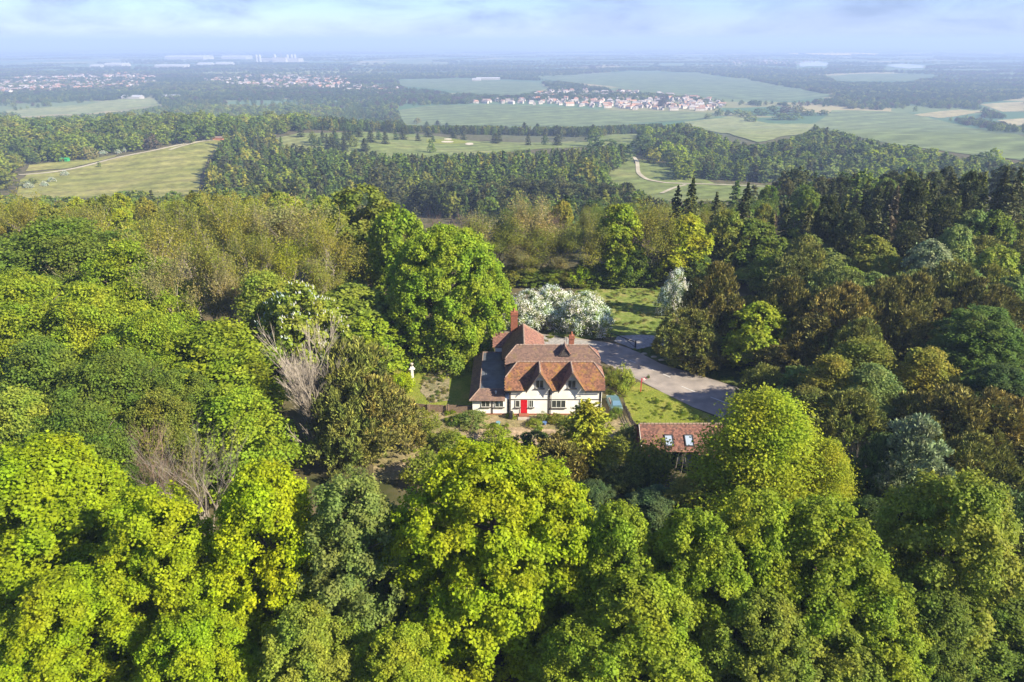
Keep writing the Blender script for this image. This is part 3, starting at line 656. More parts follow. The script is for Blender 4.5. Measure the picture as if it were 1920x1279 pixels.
# ---------------------------------------------------------------- colours of the foliage
CL = dict(
    lime=(0.318, 0.39, 0.014), limeb=(0.365, 0.425, 0.012), fresh=(0.28, 0.345, 0.028), mid=(0.275, 0.32, 0.046), green=(0.165, 0.225, 0.034),
    deep=(0.125, 0.18, 0.036), grey=(0.215, 0.27, 0.072), gold=(0.35, 0.375, 0.026), yellow=(0.37, 0.40, 0.03), olive=(0.275, 0.262, 0.045),
    oliveg=(0.22, 0.235, 0.040), tan=(0.32, 0.28, 0.115), yew=(0.170, 0.158, 0.040), yewg=(0.195, 0.208, 0.048), yewb=(0.230, 0.198, 0.052),
    pine=(0.085, 0.098, 0.033), pineb=(0.115, 0.118, 0.042), rust=(0.165, 0.125, 0.080), silver=(0.27, 0.31, 0.18), pale=(0.26, 0.315, 0.10), goldcon=(0.33, 0.32, 0.024),
    darkg=(0.10, 0.15, 0.044), teal=(0.12, 0.175, 0.07), amber=(0.28, 0.27, 0.045))
NAMES = dict(leafy='broadleaf_tree', great='broadleaf_tree', domed='broadleaf_tree', broad='broadleaf_tree', layered='broadleaf_tree', spread='broadleaf_tree', feather='broadleaf_tree', budding='budding_tree', bare='bare_tree', broom='bare_tree', redbare='bare_tree', yew='yew_tree',
             golden='golden_conifer', conifer='conifer_tree', pine='pine_tree', blossom='blossom_tree', chestnut='chestnut_tree', shrub='shrub', twiggy='shrub', far_broad='broadleaf_tree', far_conifer='conifer_tree')
CATS = dict(shrub='shrub', twiggy='shrub')
TREES = []      # (x, y, radius, height)
_rg = random.Random(99); _cnt = {}
def jitter(c, a=0.10):
    k = 1 + _rg.uniform(-a, a); return (c[0]*k*(1 + _rg.uniform(-a, a)*.5), c[1]*k, c[2]*k)
PROTO_OBJ = {}
def plant(kind, x, y, Wd, H, col, label, group=None, var=None, sink=0.0):
    L = PROTO[kind]; i = _cnt.get(kind, 0); _cnt[kind] = i + 1
    v = i % len(L) if var is None else var % len(L); Rd, Hn, parts = L[v]
    z = (hg1(x, y)) - sink; rz = _rg.uniform(0, 6.283); c = jitter(CL[col] if isinstance(col, str) else col)
    sx = Wd/(2*Rd); sc = (sx*_rg.uniform(.94, 1.06), sx*_rg.uniform(.94, 1.06), H/Hn)
    cat = CATS.get(kind, 'tree')
    if len(parts) == 1:
        o = link(NAMES[kind], parts[0][1]); o.location = (x, y, z); o.rotation_euler = (0, 0, rz); o.scale = sc; o.color = rgb(c); tag(o, label, cat, group); root = o
        PROTO_OBJ.setdefault((kind, v), o)
    else:
        root = empty(NAMES[kind], (x, y, z), label, cat, group, rz); root.scale = sc
        for nm, me, lf in parts:
            o = link(nm, me, root)
            o.color = rgb(c) if lf else (0.90, 0.87, 0.80, 1)
    TREES.append((x, y, Wd/2, H)); return root
def TY(kind, u, v, wpx, y, col, label, group=None, var=None):
    """a tree standing y metres off with its top at photo pixel (u, v)"""
    r = ray(u, v); t = y/r[1]; x = r[0]*t; return plant(kind, x, y, wpx*t/FPX, max(1.5, CH + r[2]*t - hg1(x, y)), col, label, group, var)
def at_top(u, v, H):
    """the ground spot where a tree of height H has its top at photo pixel (u, v)"""
    p = ground(u, v, H); return p[0], p[1], float(np.dot(p - np.array([0, 0, CH]), [0, CP, -SP]))
def T(kind, u, v, wpx, H, col, label, group=None, var=None):
    x, y, d = at_top(u, v, H); return plant(kind, x, y, wpx*d/FPX, H, col, label, group, var)
# ================================================================ PLANTING: trees placed one by one
FR = 'leafy trees along the front row'
T('leafy', 55, 838, 330, 18, 'lime', 'yellow-green leafy tree at the left end of the front row', FR, 0)
T('leafy', 272, 932, 255, 17, 'lime', 'yellow-green leafy tree directly below the pair of leafless trees', FR, 2)
T('leafy', 485, 885, 265, 18, 'limeb', 'brightest yellow leafy tree of the front row, below the tall pale bare tree', FR, 0)
T('leafy', 655, 905, 255, 17.5, 'grey', 'dull grey-green leafy tree wedged between two yellow ones in the front row', FR, 2)
T('great', 920, 850, 420, 19.5, 'lime', 'largest leafy tree of the front row, below the cottage garden', FR, 1)
T('leafy', 1165, 958, 218, 16.5, 'fresh', 'fresh green leafy tree directly right of the largest front row tree', FR, 0)
T('leafy', 1205, 1085, 270, 14, 'fresh', 'rounded green leafy tree lowest in the front row, below the garage', FR, 3)
T('leafy', 1312, 972, 218, 17, 'fresh', 'fresh green leafy tree in front of the left edge of the golden tree', FR, 1)
T('leafy', 1425, 935, 218, 17.5, 'fresh', 'mid green leafy tree in front of the middle of the golden tree', FR, 2)
T('leafy', 1555, 952, 264, 17.5, 'fresh', 'mid green leafy tree in front of the right edge of the golden tree', FR, 1)
T('leafy', 1650, 1090, 250, 13, 'fresh', 'low spreading green leafy tree sloping down in the front row', FR, 3)
T('leafy', 1815, 890, 285, 19, 'mid', 'dark green leafy tree at the right end of the front row', FR, 1)
T('leafy', 1905, 1130, 260, 9, 'green', 'low dark green bushy tree in the bottom right corner', FR, 3)
T('leafy', 110, 1085, 260, 13.5, 'lime', 'low yellow-green leafy tree in the bottom left corner', FR, 3)
T('leafy', 350, 1150, 230, 12.5, 'lime', 'low yellow-green leafy tree nearest the bottom edge, below the gap', FR, 1)
T('leafy', 1435, 1120, 220, 13, 'mid', 'low mid green leafy tree by the bare pink patch of ground', FR, 3)
T('feather', 1452, 752, 345, 16, 'gold', 'golden yellow spreading tree beside the garage roof', None)
T('feather', 1555, 835, 190, 12, 'gold', 'smaller golden yellow tree on the right flank of the big golden tree', None)
T('leafy', 565, 1150, 210, 12, 'mid', 'low mid green leafy tree at the bottom edge below the dull one', FR, 1)
T('leafy', 740, 1190, 190, 11, 'fresh', 'low fresh green tree at the bottom edge left of the largest tree', FR, 3)
T('leafy', 1085, 1180, 200, 11, 'fresh', 'low fresh green tree at the bottom edge right of the largest tree', FR, 0)
T('leafy', 20, 1205, 230, 10, 'lime', 'lowest yellow-green tree in the extreme bottom left corner', FR, 0)
T('leafy', 1770, 1110, 190, 12, 'green', 'low dark green tree at the foot of the right end tree', FR, 0)
T('leafy', 1560, 1180, 230, 11, 'mid', 'low mid green tree at the bottom edge near the bare patch', FR, 1)
# -- left of the garden
MD = 'trees left of the cottage garden'
T('broom', 562, 596, 135, 19, 'tan', 'tall pale leafless tree beside the brown yew', MD)
T('redbare', 240, 785, 240, 15, 'tan', 'reddish brown leafless tree behind the front row', MD)
T('bare', 345, 762, 215, 16, 'tan', 'pale grey leafless tree right of the reddish one', MD, 1)
T('yew', 650, 640, 150, 15, 'yewg', 'tall dark olive yew right behind the tall bare tree', MD, 1)
T('yew', 695, 712, 160, 10.5, 'yewb', 'broad brown yew at the left edge of the garden', MD, 0)
T('yew', 640, 740, 120, 10, 'yewg', 'small olive yew below the tall dark olive yew', MD, 2)
T('layered', 400, 612, 215, 15.5, 'fresh', 'bright yellow-green tree in the middle of the left wood', MD, 1)
T('layered', 430, 730, 170, 13, 'fresh', 'small lime green tree just left of the tall bare tree', MD, 2)
T('leafy', 330, 700, 150, 14, 'green', 'green tree below the bright yellow-green tree of the left wood', MD, 1)
T('spread', 105, 415, 280, 21, 'green', 'tallest dark green tree at the left edge of the wood', MD, 0)
T('spread', 225, 460, 210, 20, 'fresh', 'green tree just right of the tallest dark green one', MD, 1)
for q in ((10, 520, 240, 19), (150, 540, 230, 18.5), (265, 590, 190, 17), (60, 640, 240, 17), (190, 670, 230, 16.5), (20, 740, 240, 15.5), (130, 770, 230, 15), (290, 740, 170, 14)):
    T('spread', *q, ('mid', 'fresh', 'green', 'oliveg')[int(q[0]//10 + q[1]//10) % 4], 'mid green tree with layered sprays in the left wood', 'layered green trees of the left wood')
T('chestnut', 560, 535, 150, 15.5, 'mid', 'tree covered in small white upright flower candles', MD)
T('broad', 655, 540, 190, 12, 'mid', 'green tree right behind the flowering candle tree', MD, 0)
T('broad', 688, 590, 135, 9.5, 'fresh', 'green tree overhanging the left end of the lawn', MD, 1)
T('domed', 838, 428, 236, 21, 'fresh', 'huge rounded bright green tree behind the lawn', None, 0)
T('budding', 520, 362, 180, 22, 'tan', 'golden brown budding tree with forked pale trunk in front of dark shade', MD, 0)
T('broad', 672, 352, 175, 21, 'oliveg', 'olive yellow rounded tree left of the huge green tree', MD, 1)
T('broad', 742, 390, 120, 20, 'fresh', 'bright green tree between the olive one and the huge green one', MD, 0)
for q in ((420, 362, 130, 22, 'olive'), (330, 385, 140, 22, 'olive'), (370, 430, 130, 21, 'olive'), (300, 460, 120, 20, 'tan'), (440, 470, 110, 18, 'tan'), (600, 395, 110, 20, 'olive'), (470, 420, 100, 20, 'olive'), (250, 400, 150, 22, 'olive'), (590, 470, 110, 17, 'olive')):
    T('budding', *q, 'olive yellow budding tree with bare stems showing in the left wood', 'budding trees of the left wood')
# -- behind the clearing
BC = 'trees along the back of the clearing'
for q in ((800, 388, 75, 17), (900, 395, 80, 17), (1045, 372, 55, 18), (1225, 460, 70, 14), (850, 385, 70, 17), (1150, 430, 60, 14)):
    TY('redbare', q[0], q[1], q[2]*1.4, 146 + (q[0] % 7)*2, 'tan', 'pinkish brown leafless tree behind the clearing', 'leafless trees behind the clearing')
for q in ((940, 410, 100, 17, 'oliveg'), (985, 370, 95, 19, 'tan'), (1010, 430, 95, 16, 'oliveg'), (1055, 425, 90, 16, 'oliveg'), (1095, 405, 80, 17, 'olive'), (1225, 372, 85, 18, 'olive'), (900, 430, 70, 15, 'oliveg'), (870, 400, 80, 16, 'tan')):
    TY('budding', q[0], q[1], q[2]*1.35, 141 + (q[0] % 5)*3, q[4], 'olive budding tree with thin bare stems behind the clearing', 'budding trees behind the clearing')
for q in ((770, 420, 90), (830, 440, 90), (885, 452, 90), (965, 455, 100), (1000, 475, 80), (1070, 470, 90)):
    TY('budding', *q, 139.5, ('oliveg', 'olive', 'tan')[q[0] % 3], 'low olive budding tree fronting the wood behind the clearing', 'low trees fronting the wood behind the clearing')
for u, v, w, c in ((780, 500, 70, 'green'), (850, 490, 60, 'mid'), (960, 500, 60, 'oliveg'), (1000, 505, 60, 'green'), (1035, 500, 60, 'mid'), (1070, 505, 60, 'oliveg'), (1135, 497, 60, 'green'), (1160, 490, 66, 'mid'), (1205, 500, 60, 'green'), (1235, 495, 60, 'oliveg')):
    TY('broad', u, v, w, 139, c, 'leafy bush under the trees at the back of the clearing', 'bushes at the back of the clearing')
TY('broad', 1165, 385, 100, 139.5, 'fresh', 'bright green upright tree in the middle of the clearing back edge', BC, 2)
TY('broad', 1190, 460, 70, 138, 'green', 'green bushy tree in front of the bright upright one', BC, 2)
TY('broad', 1105, 490, 70, 140, 'green', 'dark green bush tree at the left of the clearing back edge', BC, 1)
TY('shrub', 1095, 500, 55, 138, 'lime', 'small lime green bush at the back left of the clearing', BC)
TY('broad', 1290, 405, 105, 139.5, 'yellow', 'bright yellow tree behind the right end of the clearing', BC, 0)
TY('broad', 1305, 478, 100, 137, 'deep', 'dark green rounded tree below the bright yellow one', BC, 1)
TY('broad', 1365, 395, 85, 147, 'oliveg', 'yellow-green tree right of the bright yellow one', BC, 2)
TY('broad', 1415, 415, 120, 147, 'green', 'broad green tree two along from the bright yellow one', BC, 0)
TY('broad', 1450, 488, 140, 140, 'mid', 'low domed green tree behind the brown yews', BC, 1)
TY('broad', 1500, 430, 90, 147, 'mid', 'green tree behind the low domed one', BC, 2)
TY('broad', 1545, 460, 100, 140, 'grey', 'grey-green tree right of the low domed one', BC, 0)
TY('budding', 1600, 445, 80, 147, 'olive', 'olive budding tree among the grey-green trees', BC)
TY('broad', 1650, 490, 110, 140, 'pale', 'pale green tree behind the yew ridge', BC, 2)
T('broad', 1750, 455, 95, 14, 'silver', 'silvery pale green rounded tree behind the yew ridge', BC, 0)
T('broad', 1800, 425, 80, 14, 'pale', 'pale green tree right above the silvery one', BC, 1)
T('broad', 1830, 395, 80, 15, 'pale', 'pale green tree against the dark conifers at the right', BC, 2)
T('broad', 1870, 400, 90, 15, 'green', 'green tree against the dark conifers at the right edge', BC, 0)
T('broad', 1880, 465, 110, 13, 'mid', 'green tree at the right edge below the dark conifers', BC, 1)
T('blossom', 1895, 505, 60, 7, 'pale', 'white blossoming bush at the right edge behind the yews', None)
# -- blossom by the road
T('blossom', 990, 548, 90, 6.6, 'grey', 'white blossoming tree nearest the brick chimney', 'white blossoming trees by the road', 0)
T('blossom', 1035, 540, 100, 6.8, 'grey', 'white blossoming tree between its two blossoming neighbours', 'white blossoming trees by the road', 1)
T('blossom', 1098, 552, 98, 6.8, 'grey', 'white blossoming tree nearest the green clearing', 'white blossoming trees by the road', 0)
T('blossom', 1270, 508, 64, 8.5, 'grey', 'tall narrow white blossoming tree at the right edge of the clearing', None, 1)
# -- the yews right of the road
YW = 'yews right of the road'
for u, v, w, h, c, l in ((1345, 497, 120, 15, 'yew', 'tallest brown-green yew at the right edge of the clearing'), (1290, 585, 110, 9, 'yewg', 'olive yew beside the gravel pull-in'), (1400, 565, 110, 9, 'yewg', 'olive yew behind the small bright green tree'),
                         (1478, 525, 120, 13.5, 'yew', 'dark brown yew right of the tallest yew'), (1590, 540, 140, 14, 'yewb', 'rust brown yew in the middle of the yew ridge'), (1530, 600, 130, 9.5, 'yewb', 'rust brown yew low at the front of the yew ridge'),
                         (1660, 530, 120, 14, 'yew', 'dark yew right of the middle of the yew ridge'), (1720, 520, 130, 14, 'yew', 'dark yew below the silvery pale green tree'), (1790, 500, 140, 14, 'yewg', 'dark olive yew near the right end of the ridge'),
                         (1700, 580, 140, 12, 'yew', 'dark brown yew at the front right of the ridge'), (1860, 530, 130, 13, 'yew', 'dark yew at the right edge of the photo'), (1620, 610, 120, 11, 'yewg', 'olive yew at the foot of the yew ridge'),
                         (1320, 640, 80, 5, 'yew', 'shaded yew next to the road verge'), (1490, 640, 110, 7, 'yew', 'shaded yew above the road bend')):
    T('yew', u, v, w, h, c, l, YW)
T('broad', 1428, 572, 115, 10.8, 'fresh', 'small bright green tree standing in front of the yews by the road', None, 0)
# -- right hand thicket
TH = 'thicket at the right of the road'
for k, u, v, w, h, c, l in (('yew', 1438, 690, 95, 7, 'yewg', 'yew with golden tip beside the end of the road'), ('broad', 1500, 690, 100, 8, 'grey', 'grey-green bushy tree right of the road end'), ('layered', 1570, 672, 110, 11, 'amber', 'amber-tinted bushy tree in the right thicket'),
                            ('layered', 1630, 640, 130, 12, 'oliveg', 'olive green tree above the amber-tinted one'), ('layered', 1640, 690, 120, 11, 'pale', 'pale green tree with layered sprays in the right thicket'), ('layered', 1745, 655, 130, 12, 'olive', 'brownish olive tree in the right thicket'),
                            ('leafy', 1850, 585, 200, 14, 'deep', 'large dark green tree with yellow tips at the right edge'), ('leafy', 1890, 690, 150, 12, 'darkg', 'dark green tree below the yellow-tipped one'), ('yew', 1600, 740, 150, 10, 'yewg', 'dark olive yew behind the golden tree'),
                            ('yew', 1790, 735, 170, 11, 'yewb', 'brown yew at the right of the thicket'), ('yew', 1880, 745, 160, 11, 'yewb', 'brown yew at the right edge above the front row'), ('pine', 1730, 790, 120, 13, 'silver', 'silvery grey pointed tree between the golden tree and the dark front row tree'),
                            ('yew', 1660, 830, 120, 10, 'darkg', 'dark green bush tree in the shade right of the golden tree'), ('yew', 1850, 830, 150, 10, 'yewg', 'olive yew directly behind the dark front row tree'), ('leafy', 1640, 940, 130, 8, 'darkg', 'dark bush in the gap left of the dark front row tree'),
                            ('layered', 1520, 730, 110, 9, 'yewg', 'dull olive bush tree right behind the golden tree')):
    T(k, u, v, w, h, c, l, TH)
T('bare', 1625, 815, 90, 10, 'tan', 'small pale leafless tree right of the golden tree', None, 0)
# -- garden planting
GD = 'garden shrubs'
T('golden', 1103, 756, 160, 11, 'goldcon', 'golden green conifer in front of the cottage')
T('yew', 1045, 832, 140, 8, 'yewb', 'brown yew at the lower left of the golden conifer')
T('yew', 1000, 815, 90, 4.2, 'darkg', 'small dark yew bush between the soil patch and golden conifer')
T('twiggy', 1222, 835, 130, 6.5, 'oliveg', 'twiggy olive shrub in front of the garage', GD)
T('yew', 1165, 880, 120, 5.5, 'yewg', 'dark olive bush left of the twiggy shrub', GD)
T('leafy', 1235, 925, 140, 6, 'teal', 'dark blue-green bush below the garage', GD, 1)
T('leafy', 1115, 905, 90, 6, 'teal', 'blue-green bush behind the front row beside the brown yew', GD, 3)
T('layered', 1300, 905, 120, 7, 'olive', 'olive bush at the lower left of the golden tree', GD, 2)
for u, v, w, h, c, l in ((888, 775, 56, 1.5, 'grey', 'grey-green clipped shrub below the white extension'), (862, 778, 34, 1.3, 'green', 'dark shrub left of the grey-green clipped one'), (957, 772, 15, .9, 'fresh', 'small green plant beside the dark bin'),
                         (1003, 788, 30, 1.0, 'mid', 'low green plant right of the doorstep'), (1018, 774, 22, 1.2, 'grey', 'pale shrub right of the front door'), (1046, 778, 36, 1.1, 'oliveg', 'olive shrub against the cottage front wall'), (1075, 782, 40, 1.2, 'grey', 'grey shrub beside the golden conifer'),
                         (930, 803, 56, 2.2, 'fresh', 'bright green shrub at the left of the soil patch'), (848, 812, 60, 2.6, 'mid', 'green shrub in front of the fence'), (905, 835, 70, 2.6, 'green', 'dark green shrub below the bright green shrub'), (810, 800, 60, 2.2, 'oliveg', 'olive shrub below the fence left end'),
                         (800, 850, 90, 4, 'mid', 'green bush behind the largest front row tree'), (870, 850, 80, 3, 'deep', 'dark green bush behind the largest front row tree'), (780, 770, 70, 2.6, 'oliveg', 'yellow-olive bush right of the brown yew'), (750, 702, 60, 2.6, 'limeb', 'bright yellow bush by the white post'),
                         (1170, 690, 44, 3.6, 'mid', 'rounded green bush between the cottage and the road'), (1150, 700, 24, 2.2, 'oliveg', 'small bush left of the rounded roadside bush'), (1156, 764, 26, 1.7, 'green', 'clipped green hedge bush in front of the car'), (1178, 800, 44, 2.5, 'grey', 'grey-green bush left of the garage'),
                         (1165, 825, 50, 3, 'oliveg', 'olive bush below the parked car'), (835, 640, 90, 4.5, 'mid', 'green bush under the huge rounded tree'), (880, 640, 60, 4, 'fresh', 'bright green bush left of the flat lead roof'), (800, 655, 60, 3, 'mid', 'green bush in the shade behind the lawn'),
                         (905, 625, 50, 3.8, 'fresh', 'green bush beside the rear roofs'), (768, 650, 60, 3.6, 'deep', 'dark bush in the shade at the left of the lawn'), (1216, 703, 6, .6, 'deep', 'tiny tuft at the foot of the red sign')):
    T('shrub', u, v, w, h, c, l, GD)
for u, v in ((1231, 747), (1254, 758), (1280, 766), (1306, 778)):
    T('shrub', u, v, 11, .8, 'green', 'tiny dark sapling on the roadside grass', 'saplings on the roadside grass')
# -- spired conifers on the edge of the slope
SC_ = 'dark conifers on the edge of the slope'
for u, v, w, h, c, l in ((1300, 336, 62, 21, 'pine', 'tallest dark spired conifer at the edge of the slope'), (1272, 352, 50, 19, 'pine', 'dark spired conifer left of the tallest one'), (1345, 362, 44, 17, 'pine', 'small dark spired conifer right of the tallest one'),
                         (1403, 345, 58, 20, 'pine', 'dark pointed conifer standing alone against the pale green'), (1395, 372, 50, 15, 'rust', 'brown conifer in front of the lone pointed one')):
    T('conifer', u, v, w, h, c, l, SC_)
T('conifer', 1684, 352, 58, 20, 'rust', 'dead rust-pink conifer among dark ones at the right')
for i, (u, v, w, h) in enumerate(((775, 345, 50, 18), (805, 345, 55, 18), (845, 342, 60, 18), (890, 352, 50, 16), (925, 345, 50, 17), (975, 335, 50, 19), (1000, 338, 45, 18), (1025, 340, 50, 18), (1065, 343, 60, 17), (1090, 350, 45, 16), (1125, 345, 55, 17), (1150, 352, 50, 15), (1180, 368, 50, 13), (550, 345, 30, 18), (500, 352, 30, 17), (735, 352, 45, 17))):
    T('pine' if i % 3 else 'conifer', u, v, w, h, 'pine' if i % 4 else 'pineb', 'dark conifer in the row beyond the bare trees', 'row of dark conifers beyond the bare trees')
for i, (u, v, w, h) in enumerate(((1480, 380, 50, 16), (1520, 385, 50, 16), (1555, 372, 52, 17), (1590, 368, 52, 17), (1625, 360, 52, 18), (1650, 352, 52, 19), (1715, 338, 52, 20), (1740, 345, 52, 19), (1755, 335, 50, 20), (1790, 330, 55, 20), (1825, 328, 55, 20), (1850, 325, 55, 20), (1890, 315, 60, 21), (1915, 318, 60, 21), (1600, 400, 52, 15), (1640, 395, 55, 15), (1665, 400, 50, 15),
                                  (1730, 390, 55, 16), (1770, 375, 60, 17), (1800, 370, 60, 17), (1850, 355, 60, 18), (1900, 350, 60, 18), (1560, 400, 50, 14), (1450, 395, 45, 14), (1885, 390, 60, 16), (1840, 385, 50, 16), (1700, 420, 55, 14))):
    T('pine' if i % 4 == 2 else 'conifer', u, v, w, h, ('pine', 'pineb', 'pine', 'yewg')[i % 4], 'dark conifer in the dense stand on the right skyline', 'dense conifers on the right skyline')

# -- fill the woods between them -------------------------------------------------
CLEAR_PX = [[(700, 700), (735, 660), (900, 600), (950, 590), (1000, 612), (1140, 634), (1250, 640), (1400, 725), (1400, 742), (1350, 800), (1350, 870), (1290, 900), (1190, 850), (1100, 860), (1000, 845), (880, 842), (700, 790)],
            [(1080, 530), (1255, 530), (1262, 660), (1080, 640)], [(700, 380), (950, 430), (950, 640), (720, 640)],
            HM[:9] + [(376, 360), (130, 352), (40, 345)], [(44, 330), (48, 312), (150, 298), (300, 276), (410, 257), (412, 266), (215, 300)],
            [(500, 262), (560, 250), (700, 246), (860, 252), (1180, 258), (1160, 272), (1010, 278), (900, 284), (770, 288), (640, 278)],
            [(1135, 252), (1205, 251), (1190, 268), (1140, 268)], [(1180, 295), (1200, 296), (1204, 330), (1262, 312), (1262, 340), (1440, 350), (1470, 366), (1330, 376), (1230, 372), (1170, 330)],
            [(745, 200), (950, 192), (1340, 208), (1340, 226), (1100, 236), (760, 234)], [(1520, 230), (1560, 203), (1700, 208), (1920, 262), (1920, 302), (1800, 288), (1660, 266)], [(1285, 228), (1380, 215), (1440, 235), (1530, 236), (1500, 252), (1420, 270), (1350, 252)],
            [(1010, 145), (1180, 133), (1300, 136), (1390, 148), (1572, 180), (1480, 190), (1340, 184), (1180, 168)], [(745, 150), (860, 146), (1010, 152), (1030, 166), (960, 178), (860, 172), (760, 162)],
            [(20, 208), (160, 192), (290, 182), (305, 196), (230, 208), (40, 220)], [(1835, 194), (1920, 184), (1920, 210), (1880, 212)], [(1700, 214), (1800, 203), (1852, 208), (1760, 224)], [(1868, 224), (1920, 216), (1920, 236)], [(1580, 338), (1620, 338), (1650, 352), (1610, 356)],
            [(1545, 140), (1640, 136), (1760, 140), (1700, 152), (1580, 152)], [(1494, 116), (1552, 115), (1552, 126), (1494, 126)], [(1662, 120), (1735, 120), (1735, 129), (1662, 129)]]
def inside(p, poly):
    x, y = p; c = False; n = len(poly)
    for i in range(n):
        a, b = poly[i], poly[(i+1) % n]
        if (a[1] > y) != (b[1] > y) and x < (b[0]-a[0])*(y-a[1])/(b[1]-a[1]) + a[0]: c = not c
    return c
CLB = [(min(p[0] for p in q), max(p[0] for p in q), min(p[1] for p in q), max(p[1] for p in q), q) for q in CLEAR_PX]
def hides_clear(x, y, r, H):
    z = (hg1(x, y))
    for ax, az in ((0, H), (-r*.8, H*.6), (r*.8, H*.6), (0, H*.5), (0, 0.3)):
        u, v, d = project((x + ax, y, z + az))
        for a, b, c, e, q in CLB:
            if a < u < b and c < v < e and inside((u, v), q): return True
    return False
class Grid:
    def __init__(s, cell): s.c = cell; s.d = {}
    def near(s, x, y, r):
        i, j = int(x//s.c), int(y//s.c); k = int(r//s.c) + 1
        return any((px-x)**2 + (py-y)**2 < r*r for a in range(i-k, i+k+1) for b in range(j-k, j+k+1) for px, py in s.d.get((a, b), ()))
    def put(s, x, y): s.d.setdefault((int(x//s.c), int(y//s.c)), []).append((x, y))
GR = Grid(6.0)
for x, y, r, h in TREES:
    if h > 3.5: GR.put(x, y)
def fill(n, box, gap, pick, test=None, px=None):
    """scatter trees over a stretch of land, keeping the open ground clear"""
    k = 0; x0, x1, y0, y1 = box
    for _ in range(n*60):
        if k >= n: break
        x, y = _rg.uniform(x0, x1), _rg.uniform(y0, y1)
        u, v, d = project((x, y, (hg1(x, y)) + 8))
        if not (-90 < u < 2010 and 60 < v < 1500): continue
        if px and not any(inside((u, v), q) for q in px): continue
        kind, Wd, H, col, label, group = pick(x, y)
        if GR.near(x, y, gap*Wd) or hides_clear(x, y, Wd/2, H): continue
        GR.put(x, y); plant(kind, x, y, Wd, H, col, label, group); k += 1
    return k
ch = _rg.choice
def wood_left(x, y):
    if y > 150: return ('broad', _rg.uniform(8, 11), _rg.uniform(13, 16), ch(['olive', 'oliveg', 'olive', 'gold', 'mid']), 'leafy tree in the wood beyond the left front trees', 'woodland trees left of the cottage')
    if y > 112: return ('budding', _rg.uniform(9, 12), _rg.uniform(16, 20), ch(['olive', 'oliveg', 'gold']), 'olive yellow budding tree with bare stems showing in the left wood', 'budding trees of the left wood')
    return ch([('layered', _rg.uniform(9, 12), _rg.uniform(14, 18), ch(['mid', 'green', 'fresh']), 'mid green tree with layered sprays in the left wood', 'layered green trees of the left wood'),
               ('budding', _rg.uniform(8, 11), _rg.uniform(15, 19), ch(['olive', 'tan', 'olive']), 'olive yellow budding tree with bare stems showing in the left wood', 'budding trees of the left wood')])
fill(45, (-130, -24, 92, 215), .62, wood_left)
fill(40, (-200, -60, 170, 330), .62, lambda x, y: ('broad', _rg.uniform(8, 12), _rg.uniform(10, 14), ch(['olive', 'oliveg', 'gold', 'mid', 'fresh']), 'yellow-olive tree at the top of the slope below the hill meadow', 'yellow-olive trees above the hill meadow'))
fill(44, (-40, 70, 146, 200), .55, lambda x, y: (ch(['budding', 'budding', 'redbare', 'broad']), _rg.uniform(6, 8), _rg.uniform(11, 14), ch(['oliveg', 'olive', 'green']), 'thin woodland tree behind the clearing', 'thin woodland trees behind the clearing'))
fill(34, (52, 150, 98, 150), .6, lambda x, y: (ch(['broad', 'broad', 'yew']), _rg.uniform(8, 11), _rg.uniform(8, 12), ch(['mid', 'yewg', 'grey', 'oliveg']), 'bushy tree in the wood right of the road', 'bushy trees of the right wood'))
fill(40, (60, 190, 140, 260), .6, lambda x, y: (ch(['conifer', 'pine', 'broad']), _rg.uniform(6, 9), _rg.uniform(11, 15), ch(['pine', 'pineb', 'green']), 'dark tree on the slope right of the clearing', 'dark trees on the right slope'))
fill(10, (40, 90, 46, 66), .6, lambda x, y: (ch(['yew', 'layered']), _rg.uniform(6, 8), _rg.uniform(6, 9), ch(['yewg', 'yew', 'darkg']), 'dark bush in the right thicket', 'dark bushes of the right thicket'))
fill(12, (-60, -33, 52, 90), .6, lambda x, y: ('layered', _rg.uniform(6, 9), _rg.uniform(8, 12), ch(['mid', 'green', 'deep']), 'lower green tree filling the left wood', 'lower green trees of the left wood'))
